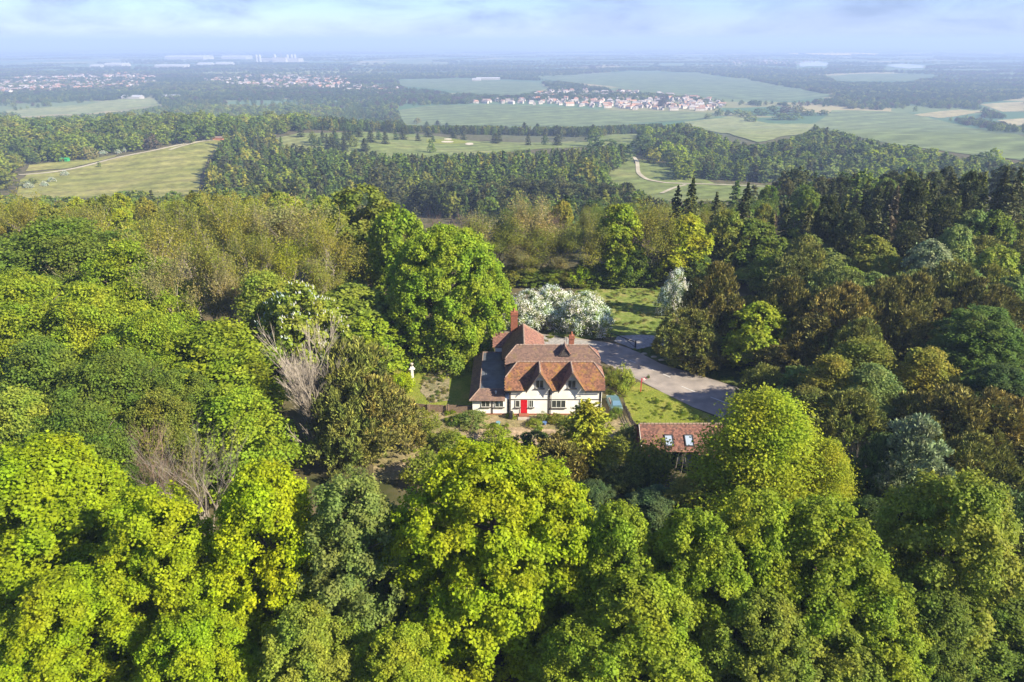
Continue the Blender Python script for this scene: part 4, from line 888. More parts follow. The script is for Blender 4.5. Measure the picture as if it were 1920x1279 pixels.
# ================================================================ COTTAGE
def tile_mat(name, a, b, lichen, amount=0.5, moss=None):
    m = bpy.data.materials.new(name); m.use_nodes = True; n, l = m.node_tree.nodes, m.node_tree.links
    p = n['Principled BSDF']; p.inputs['Roughness'].default_value = 0.9; p.inputs['Specular IOR Level'].default_value = 0.15
    tn = N(n, 'ShaderNodeAttribute', attribute_type='GEOMETRY', attribute_name='tone')
    r = N(n, 'ShaderNodeValToRGB'); e = r.color_ramp.elements; e[0].color = rgb(b); e[0].position = .1; e[1].color = rgb(a); e[1].position = .9
    l.new(tn.outputs['Fac'], r.inputs[0])
    t = N(n, 'ShaderNodeTexCoord'); no = N(n, 'ShaderNodeTexNoise'); no.inputs['Scale'].default_value = 0.75; no.inputs['Detail'].default_value = 7; no.inputs['Roughness'].default_value = 0.75
    l.new(t.outputs['Object'], no.inputs['Vector'])
    mr = N(n, 'ShaderNodeMapRange'); mr.inputs[1].default_value = 0.56 - 0.12*amount; mr.inputs[2].default_value = 0.66 - 0.12*amount; mr.inputs[4].default_value = 0.85
    l.new(no.outputs[0], mr.inputs[0])
    mx = N(n, 'ShaderNodeMix', data_type='RGBA'); l.new(mr.outputs[0], mx.inputs[0]); l.new(r.outputs[0], mx.inputs[6]); mx.inputs[7].default_value = rgb(lichen)
    n3 = N(n, 'ShaderNodeTexNoise'); n3.inputs['Scale'].default_value = 1.6; n3.inputs['Detail'].default_value = 6; l.new(t.outputs['Object'], n3.inputs['Vector'])
    m3 = N(n, 'ShaderNodeMapRange'); m3.inputs[1].default_value = .55; m3.inputs[2].default_value = .72; m3.inputs[4].default_value = .7; l.new(n3.outputs[0], m3.inputs[0])
    mx2 = N(n, 'ShaderNodeMix', data_type='RGBA'); l.new(m3.outputs[0], mx2.inputs[0]); l.new(mx.outputs[2], mx2.inputs[6]); mx2.inputs[7].default_value = rgb(moss or (0.16, 0.11, 0.06))
    l.new(mx2.outputs[2], p.inputs['Base Color'])
    return m
M['tile'] = tile_mat('clay_tile', (0.31, 0.15, 0.09), (0.15, 0.075, 0.055), (0.35, 0.20, 0.05), .5, (0.14, 0.10, 0.06))
M['tileg'] = tile_mat('weathered_clay_tile', (0.235, 0.15, 0.115), (0.15, 0.10, 0.085), (0.27, 0.19, 0.085), .15, (0.13, 0.10, 0.07))
M['tiler'] = tile_mat('red_clay_tile', (0.28, 0.14, 0.105), (0.15, 0.08, 0.068), (0.30, 0.18, 0.11), .2, (0.17, 0.10, 0.075))
M['tilegar'] = tile_mat('dark_red_clay_tile', (0.27, 0.13, 0.10), (0.11, 0.062, 0.055), (0.25, 0.15, 0.10), .3, (0.12, 0.075, 0.06))
M['ridge'] = mat('ridge_tile', (0.30, 0.22, 0.17), (0.20, 0.14, 0.11), 3, .9)

def tiled(name, poly, m, parent, skip=None, w=0.24, ex=0.2, thick=0.045, seed=0):
    """a plane of overlapping tiles, real pieces laid in courses from the eave (poly[0] -> poly[1]) upwards, over a solid deck"""
    rg = np.random.default_rng(seed + int(abs(poly[0][0])*10)); P = [np.array(p, float) for p in poly]
    e = unit(P[1] - P[0]); nrm = np.zeros(3)
    for a, b in zip(P, P[1:] + P[:1]): nrm += np.cross(a, b)
    nrm = unit(nrm); nrm = nrm if nrm[2] > 0 else -nrm
    s = np.cross(nrm, e); s = s if s[2] > 0 else -s
    uv = [(float(np.dot(p - P[0], e)), float(np.dot(p - P[0], s))) for p in P]
    u0, u1 = min(q[0] for q in uv), max(q[0] for q in uv); v1 = max(q[1] for q in uv); v0 = min(q[1] for q in uv)
    V, F, tone = [], [], []
    for j in range(int((v1 - v0)/ex) + 1):
        for i in range(int((u1 - u0)/w) + 2):
            cu = u0 + (i + 0.5*(j % 2))*w; cv = v0 + (j + .5)*ex
            if not inside((cu, cv), uv): continue
            c = P[0] + e*cu + s*cv
            if skip and skip(c): continue
            h = w*.47; o = P[0] + e*cu + s*(v0 + j*ex); k = rg.uniform(-.012, .012); li = len(V)
            lo = nrm*(thick + k); hi = nrm*0.012
            q = [o - e*h + lo, o + e*h + lo, o + e*h + s*ex*1.15 + hi, o - e*h + s*ex*1.15 + hi, o - e*h, o + e*h]
            V += q; F += [(li, li+1, li+2, li+3), (li+4, li+5, li+1, li)]; t_ = rg.uniform(0, 1); tone += [t_, t_]
    o_ = link(name, mesh_np(name, V, F, [m], tone), parent); o_['kind'] = 'stuff'
    mb = MB(); mb.prism([p - nrm*.10 for p in P], nrm*.095); mb.build('roof_deck', M['timber'], parent)
    return o_
def ridge(parent, pts, r=0.13):
    """half-round ridge tiles laid end to end"""
    for a, b in zip(pts, pts[1:]):
        a, b = np.array(a, float), np.array(b, float); L = np.linalg.norm(b - a); n = max(1, int(L/.45)); mb = MB()
        for k in range(n):
            p, q = a + (b-a)*(k/n + .004), a + (b-a)*((k+1)/n - .004); mb.tube([p, q], r*1.02, r*.94, 7)
        mb.build('ridge_tiles', M['ridge'], parent)['kind'] = 'stuff'
def window(parent, x, y, z0, z1, w, lights, sill=True, rows=1):
    """casement window in a wall that faces -y: frame with panes as its own pieces"""
    mb = MB(); t = .07; x0, x1 = x - w/2, x + w/2
    mb.box(x0, x1, y-.05, y+.06, z0, z0+t); mb.box(x0, x1, y-.05, y+.06, z1-t, z1)
    for k in range(lights + 1):
        c = x0 + t/2 + (w - t)*k/lights; mb.box(c-t/2, c+t/2, y-.052, y+.058, z0+t, z1-t)
    f = mb.build('window', M['frame'], parent)
    for k in range(lights):
        a = x0 + t/2 + (w - t)*k/lights + t/2; b = x0 + t/2 + (w-t)*(k+1)/lights - t/2
        g = MB(); g.box(a, b, y-.012, y+.01, z0+t, z1-t); g.build('pane', M['glass'], f)
    if sill:
        s = MB(); s.box(x0-.14, x1+.14, y-.16, y+.02, z0-.10, z0-.004); s.build('sill', M['timber'], f)
    return f
def beam(parent, x0, x1, y0, y1, z0, z1):
    b = MB(); b.box(x0, x1, y0, y1, z0, z1); return b.build('timber_beam', M['timber'], parent)

HS = empty('cottage', (0, 82, 0), 'white rendered cottage with red door, twin gables and lichened tiled roofs', 'house')
HS.location = (0, 0, 0)
X0, X1, YF, YB = -0.35, 12.1, 81.8, 92.2
XC = (3.72, 8.05); HW = 1.75; RZ = 6.78; EZ = 3.95
# walls with gabled front: one closed outline swept back
wl_ = MB()
outl = [(X0, YF, .22), (X1, YF, .22), (X1, YF, 4.05), (X0, YF, 4.05)]
wl_.prism(outl, (0, YB - YF, 0))
for xc in XC: wl_.prism([(xc - HW + .12, YF, 4.05), (xc + HW - .12, YF, 4.05), (xc, YF, 6.62)], (0, 1.2, 0))
for xe, d in ((X0, .25), (X1 - .25, .25)):
    wl_.prism([(xe, 82.3, 4.05), (xe, 86.6, 4.05), (xe, 86.3, 4.9), (xe, 85.7, 5.0), (xe, 83.1, 5.0)], (d, 0, 0))
    wl_.prism([(xe, 87.2, 4.05), (xe, 92.0, 4.05), (xe, 91.0, 5.1), (xe, 88.2, 5.1), (xe, 87.2, 4.6)], (d, 0, 0))
wl_.build('wall', M['white'], HS)
pl = MB(); pl.box(X0 - .03, X1 + .03, YF - .04, YB + .03, -0.3, .22); pl.build('plinth', M['brick'], HS)
for x in (X0 + .08, 5.05, X1 - .08): beam(HS, x - .11, x + .11, YF - .06, YF + .05, .22, 3.85)
for a, b in ((X0 + .19, 4.94), (5.16, X1 - .19)): beam(HS, a, b, YF - .05, YF + .05, 2.36, 2.48)
# front door with steps
dr = MB(); dr.box(1.17, 2.08, YF - .06, YF - .004, .34, 2.36)
for k in range(5): dr.box(1.19 + k*.178, 1.355 + k*.178, YF - .075, YF - .058, .38, 2.30)
d = dr.build('front_door', M['red'], HS)
kn = MB(); kn.lathe([(.0, 0), (.035, .01), (.04, .03), (.0, .05)], 8, (1.28, YF - .11, 1.3)); kn.build('handle', M['metal'], d)
df = MB(); df.box(1.09, 1.168, YF - .07, YF - .003, .3, 2.36); df.box(2.082, 2.16, YF - .07, YF - .003, .3, 2.36); df.build('door_frame', M['frame'], HS)
st = MB(); st.box(.95, 2.3, YF - .75, YF - .045, -.1, .30); st.build('brick_step', M['brick'], HS)
st = MB(); st.box(.8, 2.5, YF - 1.5, YF - .755, -.1, .13); st.build('stone_step', M['stone'], HS)
window(HS, .75, YF - .03, 1.22, 2.33, .6, 1); window(HS, 2.62, YF - .03, 1.22, 2.33, .62, 2); window(HS, 6.35, YF - .03, 1.15, 2.33, 1.95, 3); window(HS, 9.95, YF - .03, 1.15, 2.33, 1.4, 2)
for xc in XC:
    window(HS, xc, YF - .03, 4.15, 5.4, 1.08, 2)
    b = MB(); b.box(xc - .5, xc + .5, YF - .08, YF - .002, 5.45, 5.56); b.build('window_hood', M['white'], HS)
lp = MB(); lp.tube([(9.2, YF, 3.0), (9.2, YF - .25, 3.1)], .03, .03, 5); lp.tube([(9.2, YF - .25, 3.12), (9.2, YF - .3, 2.95)], .09, .05, 7); lp.build('wall_lamp', M['black'], HS)
for x in (X1 + .02, 5.28):
    p_ = MB(); p_.tube([(x, YF - .1, .1), (x, YF - .1, 3.85)], .05, .05, 6); p_.build('downpipe', M['white'] if x > 6 else M['timber'], HS)
gt = MB()
for a, b in ((X0 - .5, XC[0] - HW), (XC[0] + HW, XC[1] - HW), (XC[1] + HW, X1 + .4)): gt.tube([(a, 81.36, 3.86), (b, 81.36, 3.86)], .06, .06, 6)
gt.build('gutter', M['black'], HS)
# front range roof
A, B = -0.92, 12.55; YE, YR, YV = 81.4, 84.5, 86.9; hz = 5.25
def zf(y): return EZ + (y - YE)/(YR - YE)*(RZ - EZ)
yh = YE + (hz - EZ)/(RZ - EZ)*(YR - YE); RL, RR = 0.72, 11.15
def slab(p, m='tile', **k): tiled('roof_tiles', p, M[m], HS, **k)
slab([(A, YE, EZ), (XC[0] - HW, YE, EZ), (XC[0], YR, RZ), (RL, YR, RZ), (A, yh, hz)])
slab([(XC[0] + HW, YE, EZ), (XC[1] - HW, YE, EZ), (XC[1], YR, RZ), (XC[0], YR, RZ)])
slab([(XC[1] + HW, YE, EZ), (B, YE, EZ), (B, yh, hz), (RR, YR, RZ), (XC[1], YR, RZ)])
zv = RZ - (YV - YR)*0.80
slab([(B, YV, zv), (A, YV, zv), (A, 85.9, RZ - 1.4*.8 - .0), (RL, YR, RZ), (RR, YR, RZ), (B, 85.9, RZ - 1.12)], 'tileg')
slab([(A, 86.2, hz), (A, yh, hz), (RL, YR, RZ)], 'tileg'); slab([(B, yh, hz), (B, 86.2, hz), (RR, YR, RZ)], 'tiler')
for xc in XC:
    slab([(xc, 81.2, RZ + .03), (xc, YR, RZ + .03), (xc - HW - .1, 81.2, EZ - .08)][::-1] if False else [(xc - HW - .1, 81.2, EZ - .08), (xc, YR, RZ + .03), (xc, 81.2, RZ + .03)], 'tileg', ex=.22)
    slab([(xc + HW + .1, 81.2, EZ - .08), (xc, YR, RZ + .03), (xc, 81.2, RZ + .03)], 'tile', ex=.22)
    for s in (-1, 1):
        bb = MB(); bb.prism([(xc + s*(HW + .12), 81.2, EZ - .1), (xc + s*(HW + .12), 81.2, EZ - .32), (xc, 81.2, RZ - .26), (xc, 81.2, RZ - .02)], (0, -.05, 0)); bb.build('bargeboard', M['timber'], HS)
    ridge(HS, [(xc, 81.18, RZ + .06), (xc, YR, RZ + .06)])
ridge(HS, [(RL, YR, RZ + .04), (RR, YR, RZ + .04)]); ridge(HS, [(A, yh, hz + .03), (RL, YR, RZ + .04)], .1); ridge(HS, [(B, yh, hz + .03), (RR, YR, RZ + .04)], .1)
# rear range roof, its ridge parallel to the first
YR2, RZ2 = 89.6, 7.02; YE2 = 92.6; QL, QR = 0.62, 10.95
zs = lambda y: zv + (y - YV)/(YR2 - YV)*(RZ2 - zv)
slab([(A, YV, zv), (B, YV, zv), (B, 88.0, zs(88.0)), (QR, YR2, RZ2), (QL, YR2, RZ2), (A, 88.0, zs(88.0))], 'tileg')
slab([(B, YE2, 4.0), (A, YE2, 4.0), (A, 91.1, 5.5), (QL, YR2, RZ2), (QR, YR2, RZ2), (B, 91.1, 5.5)], 'tileg')
slab([(A, 91.1, 5.5), (A, 88.0, zs(88.0)), (QL, YR2, RZ2)], 'tileg'); slab([(B, 88.0, zs(88.0)), (B, 91.1, 5.5), (QR, YR2, RZ2)], 'tiler')
ridge(HS, [(QL, YR2, RZ2 + .04), (QR, YR2, RZ2 + .04)]); ridge(HS, [(B, 88.0, zs(88.) + .03), (QR, YR2, RZ2 + .04)], .1); ridge(HS, [(A, 88.0, zs(88.) + .03), (QL, YR2, RZ2 + .04)], .1)
# small gablet beside the stack
slab([(6.6, 87.9, 6.2), (7.55, 89.7, 7.45), (7.55, 87.9, 7.45)], 'tileg'); slab([(8.4, 87.9, 6.2), (7.55, 89.7, 7.45), (7.55, 87.9, 7.45)], 'tiler')
ridge(HS, [(7.55, 87.9, 7.47), (7.55, 89.8, 7.47)], .09)
g_ = MB(); g_.prism([(6.75, 88.0, 6.0), (8.3, 88.0, 6.0), (7.55, 88.0, 7.3)], (0, 1.2, 0)); g_.build('gablet_wall', M['timber'], HS)
# cross wing at the back left
cw = MB(); cw.box(-.9, 4.6, 92.2, 99.2, -.3, 4.3); cw.build('rear_wall', M['white'], HS)
RX = 1.75; RW = 7.0
slab([(-1.5, 99.8, 4.1), (-1.5, 90.6, 4.1), (RX, 89.8, RW), (RX, 97.6, RW)], 'tileg')
slab([(5.0, 90.6, 4.1), (5.0, 99.8, 4.1), (RX, 97.6, RW), (RX, 89.8, RW)], 'tiler')
slab([(5.0, 99.8, 4.1), (-1.5, 99.8, 4.1), (RX, 97.6, RW)], 'tileg')
ridge(HS, [(RX, 89.8, RW + .05), (RX, 97.6, RW + .05)]); ridge(HS, [(5.0, 99.8, 4.12), (RX, 97.6, RW + .05)], .1)
lw = MB(); lw.box(-2.6, -1.0, 95.9, 99.0, -.3, 4.1); lw.build('rear_wall', M['white'], HS)
slab([(-2.9, 95.5, 4.0), (.4, 95.5, 4.0), (.4, 97.6, 5.6), (-2.9, 97.6, 5.6)], 'tiler'); slab([(.4, 99.6, 4.0), (-2.9, 99.6, 4.0), (-2.9, 97.6, 5.6), (.4, 97.6, 5.6)], 'tileg')
ridge(HS, [(-2.9, 97.6, 5.63), (.3, 97.6, 5.63)], .1)
def chimney(x, y, z0, z1, w, dp, pots):
    c = MB(); c.box(x - w/2, x + w/2, y - dp/2, y + dp/2, z0, z1 - .5)
    c.box(x - w/2 - .07, x + w/2 + .07, y - dp/2 - .07, y + dp/2 + .07, z1 - .5, z1 - .3); c.box(x - w/2 - .02, x + w/2 + .02, y - dp/2 - .02, y + dp/2 + .02, z1 - .3, z1)
    for k in range(int((z1 - .5 - z0)/.15)):      # recessed look of the courses: thin proud bands
        c.box(x - w/2 - .008, x + w/2 + .008, y - dp/2 - .008, y + dp/2 + .008, z0 + k*.15 + .02, z0 + k*.15 + .13)
    o = c.build('chimney', M['brick'], HS)
    for k in range(pots):
        q = MB(); q.lathe([(.13, 0), (.15, .06), (.11, .1), (.10, .42), (.13, .46), (.12, .5)], 10, (x + (k - (pots-1)/2)*.38, y, z1)); q.build('chimney_pot', M['tiler_pot'], o)
M['tiler_pot'] = mat('terracotta', (0.42, 0.17, 0.09), (0.30, 0.12, 0.07), 6, .85)
chimney(.35, 97.9, 4.6, 8.95, 1.05, .8, 1); chimney(8.55, 89.9, 6.0, 8.45, .72, .62, 1)
ms = MB(); ms.tube([(7.9, 90.5, 6.4), (7.9, 90.5, 9.9)], .025, .02, 5); ms.tube([(7.6, 90.5, 9.5), (8.2, 90.5, 9.5)], .012, .012, 4)
for k in range(4): ms.tube([(7.65 + k*.16, 90.2, 9.5), (7.65 + k*.16, 90.8, 9.5)], .01, .01, 4)
ms.build('aerial', M['metal'], HS)
# flat-roofed extension with tiled skirts
ex = MB(); ex.box(-5.4, X0 - .004, 81.9, 95.4, .2, 2.5); ex.build('extension_wall', M['white'], HS)
pl = MB(); pl.box(-5.43, X0 - .035, 81.86, 95.43, -.3, .2); pl.build('plinth', M['brick'], HS)
for x in (-2.72, X0 - .13): beam(HS, x - .1, x + .1, 81.84, 81.94, .2, 2.36)
window(HS, -3.6, 81.87, 1.2, 2.28, 1.2, 2); window(HS, -1.75, 81.87, 1.2, 2.28, 1.2, 2)
slab([(-5.85, 81.45, 2.36), (-.95, 81.45, 2.36), (-.95, 83.3, 3.28), (-4.45, 83.3, 3.28)], 'tileg', seed=5)
slab([(-5.85, 95.7, 2.36), (-5.85, 81.45, 2.36), (-4.45, 83.3, 3.28), (-4.45, 95.5, 3.28)], 'tileg', seed=6)
ridge(HS, [(-5.8, 81.5, 2.4), (-4.45, 83.3, 3.3)], .08)
fl = MB(); fl.box(-4.4, -.42, 83.35, 95.45, 2.6, 3.12); fl.build('flat_roof', M['lead'], HS)
for k in range(1, 6):
    f2 = MB(); f2.box(-4.4 + k*.665 - .03, -4.4 + k*.665 + .03, 83.4, 95.4, 3.124, 3.17); f2.build('lead_roll', M['lead'], HS)
for y in (86.2, 89.4, 92.4):
    f2 = MB(); f2.box(-4.38, -.44, y, y + .05, 3.123, 3.15); f2.build('lead_roll', M['lead'], HS)
for q in ((-4.47, -4.38, 83.3, 95.5, 2.7, 3.33), (-4.37, -.42, 83.28, 83.36, 2.7, 3.33), (-4.37, -.42, 95.42, 95.5, 2.7, 3.3)):
    k = MB(); k.box(*q); k.build('parapet', M['ridge'], HS)
v = MB(); v.lathe([(.12, 0), (.12, .25), (.16, .27), (.1, .38)], 8, (-2.2, 82.6, 2.92)); v.build('roof_vent', M['frame'], HS)

# ================================================================ GARAGE
GA = empty('garage', (0, 0, 0), 'brick garage with red tiled roof and two skylights beside the road', 'garage')
gx0, gx1, gy0, gyr, gy1 = 15.5, 25.6, 68.9, 72.1, 75.0; ge, gr = 2.35, 4.3
for q in ((gx0 + .25, gx0 + .5, gy0 + .3, gy1 - .3), (gx1 - .5, gx1 - .25, gy0 + .3, gy1 - .3), (gx0 + .5, gx1 - .5, gy1 - .55, gy1 - .3)):
    b = MB(); b.box(*q, -.3, ge); b.build('wall', M['brick'], GA)
for x in (gx0 + .25, gx1 - .5):
    b = MB(); b.prism([(x, gy0 + .3, ge + .002), (x, gy1 - .3, ge + .002), (x, gyr, gr - .15)], (.25, 0, 0)); b.build('gable_wall', M['brick'], GA)
b = MB(); b.box(gx0 + .5, 17.6, gy0 + .3, gy0 + .55, -.3, ge); b.build('wall', M['brick'], GA)
for x in (17.75, 20.4, 22.9): bm_ = MB(); bm_.box(x - .1, x + .1, gy0 + .32, gy0 + .52, -.2, ge); bm_.build('timber_post', M['timber'], GA)
b = MB(); b.box(17.6, gx1 - .5, gy0 + .34, gy0 + .50, ge - .02, ge + .12); b.build('lintel', M['timber'], GA)
gz = lambda y: ge + (y - gy0)/(gyr - gy0)*(gr - ge)
SK = ((18.35, 19.3), (20.75, 21.7)); sy0, sy1 = 69.5, 70.85
def skl(c): return any(a - .05 < c[0] < b + .05 for a, b in SK) and sy0 < c[1] < sy1
tiled('roof_tiles', [(gx0, gy0, ge), (22.2, gy0, ge), (22.2, gyr, gr), (gx0, gyr, gr)], M['tilegar'], GA, skip=skl)
cz = ge - (gy0 - 67.1)*.55
tiled('roof_tiles', [(22.2, 67.1, cz), (gx1, 67.1, cz), (gx1, gy0, ge), (22.2, gy0, ge)], M['tilegar'], GA, seed=3)
tiled('roof_tiles', [(22.2, gy0, ge), (gx1, gy0, ge), (gx1, gyr, gr), (22.2, gyr, gr)], M['tilegar'], GA, seed=3)
tiled('roof_tiles', [(gx1, gy1, ge), (gx0, gy1, ge), (gx0, gyr, gr), (gx1, gyr, gr)], M['tileg'], GA)
ridge(GA, [(gx0, gyr, gr + .05), (gx1, gyr, gr + .05)])
vb = MB(); vb.prism([(gx0 - .03, gy0, ge - .12), (gx0 - .03, gy0, ge + .08), (gx0 - .03, gyr, gr + .08), (gx0 - .03, gyr, gr - .12)], (-.04, 0, 0)); vb.build('bargeboard', M['frame'], GA)
nn_ = unit(np.array([0, -(gr-ge), gyr-gy0]))
for a, b in SK:
    P = lambda x, y, h: np.array([x, y, gz(y)]) + nn_*h
    f = MB()
    for q in (((a-.06, sy0), (a+.06, sy1)), ((b-.06, sy0), (b+.06, sy1)), ((a+.06, sy0), (b-.06, sy0+.12)), ((a+.06, sy1-.12), (b-.06, sy1))):
        (xa, ya), (xb, yb) = q; f.prism([P(xa, ya, 0), P(xb, ya, 0), P(xb, yb, 0), P(xa, yb, 0)], nn_*.14)
    fo = f.build('skylight', M['black'], GA)
    g = MB(); g.prism([P(a+.06, sy0+.12, .06), P(b-.06, sy0+.12, .06), P(b-.06, sy1-.12, .06), P(a+.06, sy1-.12, .06)], nn_*.03); g.build('pane', M['skyglass'], fo)

# ================================================================ SMALL THINGS ROUND THE COTTAGE
def part(parent, name, m, fn, bevel=0):
    b = MB(); fn(b); return b.build(name, m, parent, bevel)
# board fences
def fence(p0, p1, h, label, posts=2, group=None):
    p0, p1 = np.array(p0), np.array(p1); r = empty('garden_fence', (0, 0, 0), label, 'fence', group); L = np.linalg.norm(p1-p0); d = (p1-p0)/L; nv = np.array([-d[1], d[0]])
    n = int(L/.14); rg = random.Random(3); me = None
    for k in range(n):
        c = p0 + d*(k + .5)*L/n; w = L/n*.46; b = MB(); z = h*rg.uniform(.97, 1.02)
        b.prism([(*(c - d*w), .05), (*(c + d*w), .05), (*(c + d*w), z), (*(c - d*w), z)], (*(nv*.022), 0)); b.build('board', M['fence'], r)
    for z in (.35, h*.85):
        b = MB(); a = p0 + nv*.025; e = p1 + nv*.025; b.prism([(*a, z), (*e, z), (*e, z + .08), (*a, z + .08)], (*(nv*.05), 0)); b.build('rail', M['fence'], r)
    for k in range(posts):
        c = p0 + d*L*k/max(posts-1, 1) - nv*.08; b = MB(); b.box(c[0]-.07, c[0]+.07, c[1]-.07, c[1]+.07, -.2, h*1.1); b.build('post', M['fence'], r)
    return r
fl_, fr_ = ground(806, 772)[:2], ground(838, 774)[:2]
fence(fl_, fr_, 1.15, 'short grey-brown board fence left of the gate post', 2)
fence(ground(841, 774)[:2], (-5.46, 82.2), 1.25, 'long grey-brown board fence joined to the white extension', 2)
e_ = ground(770, 768)[:2]; fence(e_, fl_ - np.array([.2, 0]), 1.1, 'end length of board fence half hidden by bushes', 2)
# dark woven fence along the drive
dp = [ground(u, v)[:2] for u, v in ((1168, 766), (1176, 778), (1181, 792), (1190, 806), (1196, 818))]
r = empty('wattle_fence', (0, 0, 0), 'dark leaning wooden fence curving from the parked car to the garage', 'fence'); rg_ = random.Random(8)
for a, b in zip(dp, dp[1:]):
    L = np.linalg.norm(b-a); n = max(2, int(L/.22))
    for k in range(n):
        c = a + (b-a)*k/n; q = MB(); q.tube([(c[0], c[1], -.1), (c[0] + rg_.uniform(-.1, .1), c[1] + rg_.uniform(-.1, .1), 1.15*rg_.uniform(.85, 1.1))], .045, .035, 5); q.build('stake', M['timber'], r)
    for z in (.35, .6, .85):
        q = MB(); q.tube([(a[0], a[1], z), ((a[0]+b[0])/2, (a[1]+b[1])/2, z + .04), (b[0], b[1], z)], .05, .05, 5); q.build('rail', M['timber'], r)
# white post on the lawn
g = ground(774, 716); r = empty('white_post', (g[0], g[1], 0), 'white wooden post with a crosspiece and stone urn on top on the lawn', 'post')
part(r, 'shaft', M['white'], lambda b: b.prism([(-.16, -.16, -.1), (.16, -.16, -.1), (.16, .16, -.1), (-.16, .16, -.1)], (0, 0, 2.2)))
part(r, 'crosspiece', M['white'], lambda b: (b.box(-.42, .42, -.2, .2, 2.1, 2.26), b.box(-.22, .22, -.18, .18, 2.262, 2.55)))
part(r, 'urn', M['stone'], lambda b: b.lathe([(.16, 0), (.09, .08), (.1, .15), (.24, .35), (.27, .5), (.2, .56), (.1, .62)], 12, (0, 0, 2.552)))
# red sign on the verge: upright post, braced arm and small board
g = ground(1201, 736); r = empty('red_sign', (g[0], g[1], 0), 'red sign post with braced arm and small panel on the roadside grass', 'sign')
M['signred'] = mat('sign_red', (0.50, 0.05, 0.07), (0.40, 0.05, 0.06), 4, .5)
part(r, 'post', M['signred'], lambda b: b.box(-.06, .06, -.06, .06, -.1, 2.35))
part(r, 'arm', M['signred'], lambda b: (b.tube([(0, 0, 2.0), (.75, 0, 2.32)], .04, .04, 6), b.tube([(.0, 0, 1.9), (.5, 0, 1.75)], .02, .02, 5)))
part(r, 'panel', M['white'], lambda b: b.prism([(.1, -.02, 2.08), (.52, -.02, 2.02), (.62, -.02, 2.3), (.32, -.02, 2.52), (.12, -.02, 2.4)], (0, .04, 0)))
part(r, 'panel_trim', M['signred'], lambda b: (b.tube([(.1, -.03, 2.08), (.32, -.03, 2.54), (.64, -.03, 2.3)], .035, .035, 5)))
# barrier beside the pull-in
a, b_ = ground(1145, 636), ground(1191, 652); r = empty('barrier_gate', (0, 0, 0), 'dark metal barrier pole with brace across the gravel pull-in', 'gate')
part(r, 'pole', M['black'], lambda b: b.tube([(a[0], a[1], 1.15), (b_[0], b_[1], 1.0)], .07, .08, 7))
part(r, 'brace', M['black'], lambda b: b.tube([(a[0]*.45 + b_[0]*.55, a[1]*.45 + b_[1]*.55, 1.06), (b_[0] - .1, b_[1], .15)], .045, .045, 6))
part(r, 'post', M['black'], lambda b: b.box(b_[0] - .1, b_[0] + .1, b_[1] - .1, b_[1] + .1, -.2, 1.3))
part(r, 'rest_post', M['black'], lambda b: b.box(a[0] - .07, a[0] + .07, a[1] - .07, a[1] + .07, -.2, 1.1))
# low stones along the shaded verge
for i, (u, v) in enumerate(((1226, 670), (1240, 676), (1208, 664))):
    g = ground(u, v); q = MB(); q.lathe([(.32, -.1), (.36, .1), (.26, .28), (.08, .34)], 7, (0, 0, 0)); o = q.build('boulder', M['stone']); o.location = (g[0], g[1], 0); o.scale = (1.5, .8, .7); tag(o, 'low pale stone on the shaded verge by the barrier', 'stone', 'stones on the shaded verge')
# bins, tubs and the dark urn by the door
o = empty('wheelie_bin', (-.15, 80.75, 0), 'dark grey bin standing left of the red front door', 'bin')
part(o, 'body', M['black'], lambda b: b.prism([(-.24, -.26, .08), (.24, -.26, .08), (.24, .26, .08), (-.24, .26, .08)], (0, 0, .9)), .03)
part(o, 'lid', M['black'], lambda b: b.prism([(-.27, -.3, .985), (.27, -.3, .985), (.27, .3, 1.05), (-.27, .3, 1.05)], (0, 0, .05)), .015)
for sx in (-1, 1): part(o, 'wheel', M['black'], lambda b: b.tube([(sx*.2, .26, .1), (sx*.26, .26, .1)], .1, .1, 10))
M['blue'] = mat('faded_blue_plastic', (0.16, 0.30, 0.36), (0.12, 0.24, 0.30), 4, .5); M['dkblue'] = mat('blue_plastic', (0.10, 0.17, 0.34), (0.07, 0.13, 0.28), 4, .5)
M['tarp'] = mat('pale_tarpaulin', (0.46, 0.47, 0.50), (0.33, 0.34, 0.38), 2, .6); M['navy'] = mat('navy_fabric', (0.03, 0.06, 0.16), (0.02, 0.04, 0.10), 3, .8)
def tub(u, v, m, label, s=1.0):
    g = ground(u, v); o = empty('plastic_tub', (g[0], g[1], 0), label, 'tub'); o.scale = (s, s, s)
    part(o, 'shell', m, lambda b: (b.lathe([(.28, 0.02), (.36, .4), (.40, .42), (.40, .46), (.34, .45), (.27, .1)], 14)))
    part(o, 'rim', m, lambda b: b.lathe([(.40, .462), (.42, .47), (.42, .5), (.38, .5)], 14))
tub(934, 796, M['blue'], 'faded blue tub on the grass below the white extension', .75); tub(1021, 796, M['dkblue'], 'dark blue tub on the grass right of the doorstep', .75)
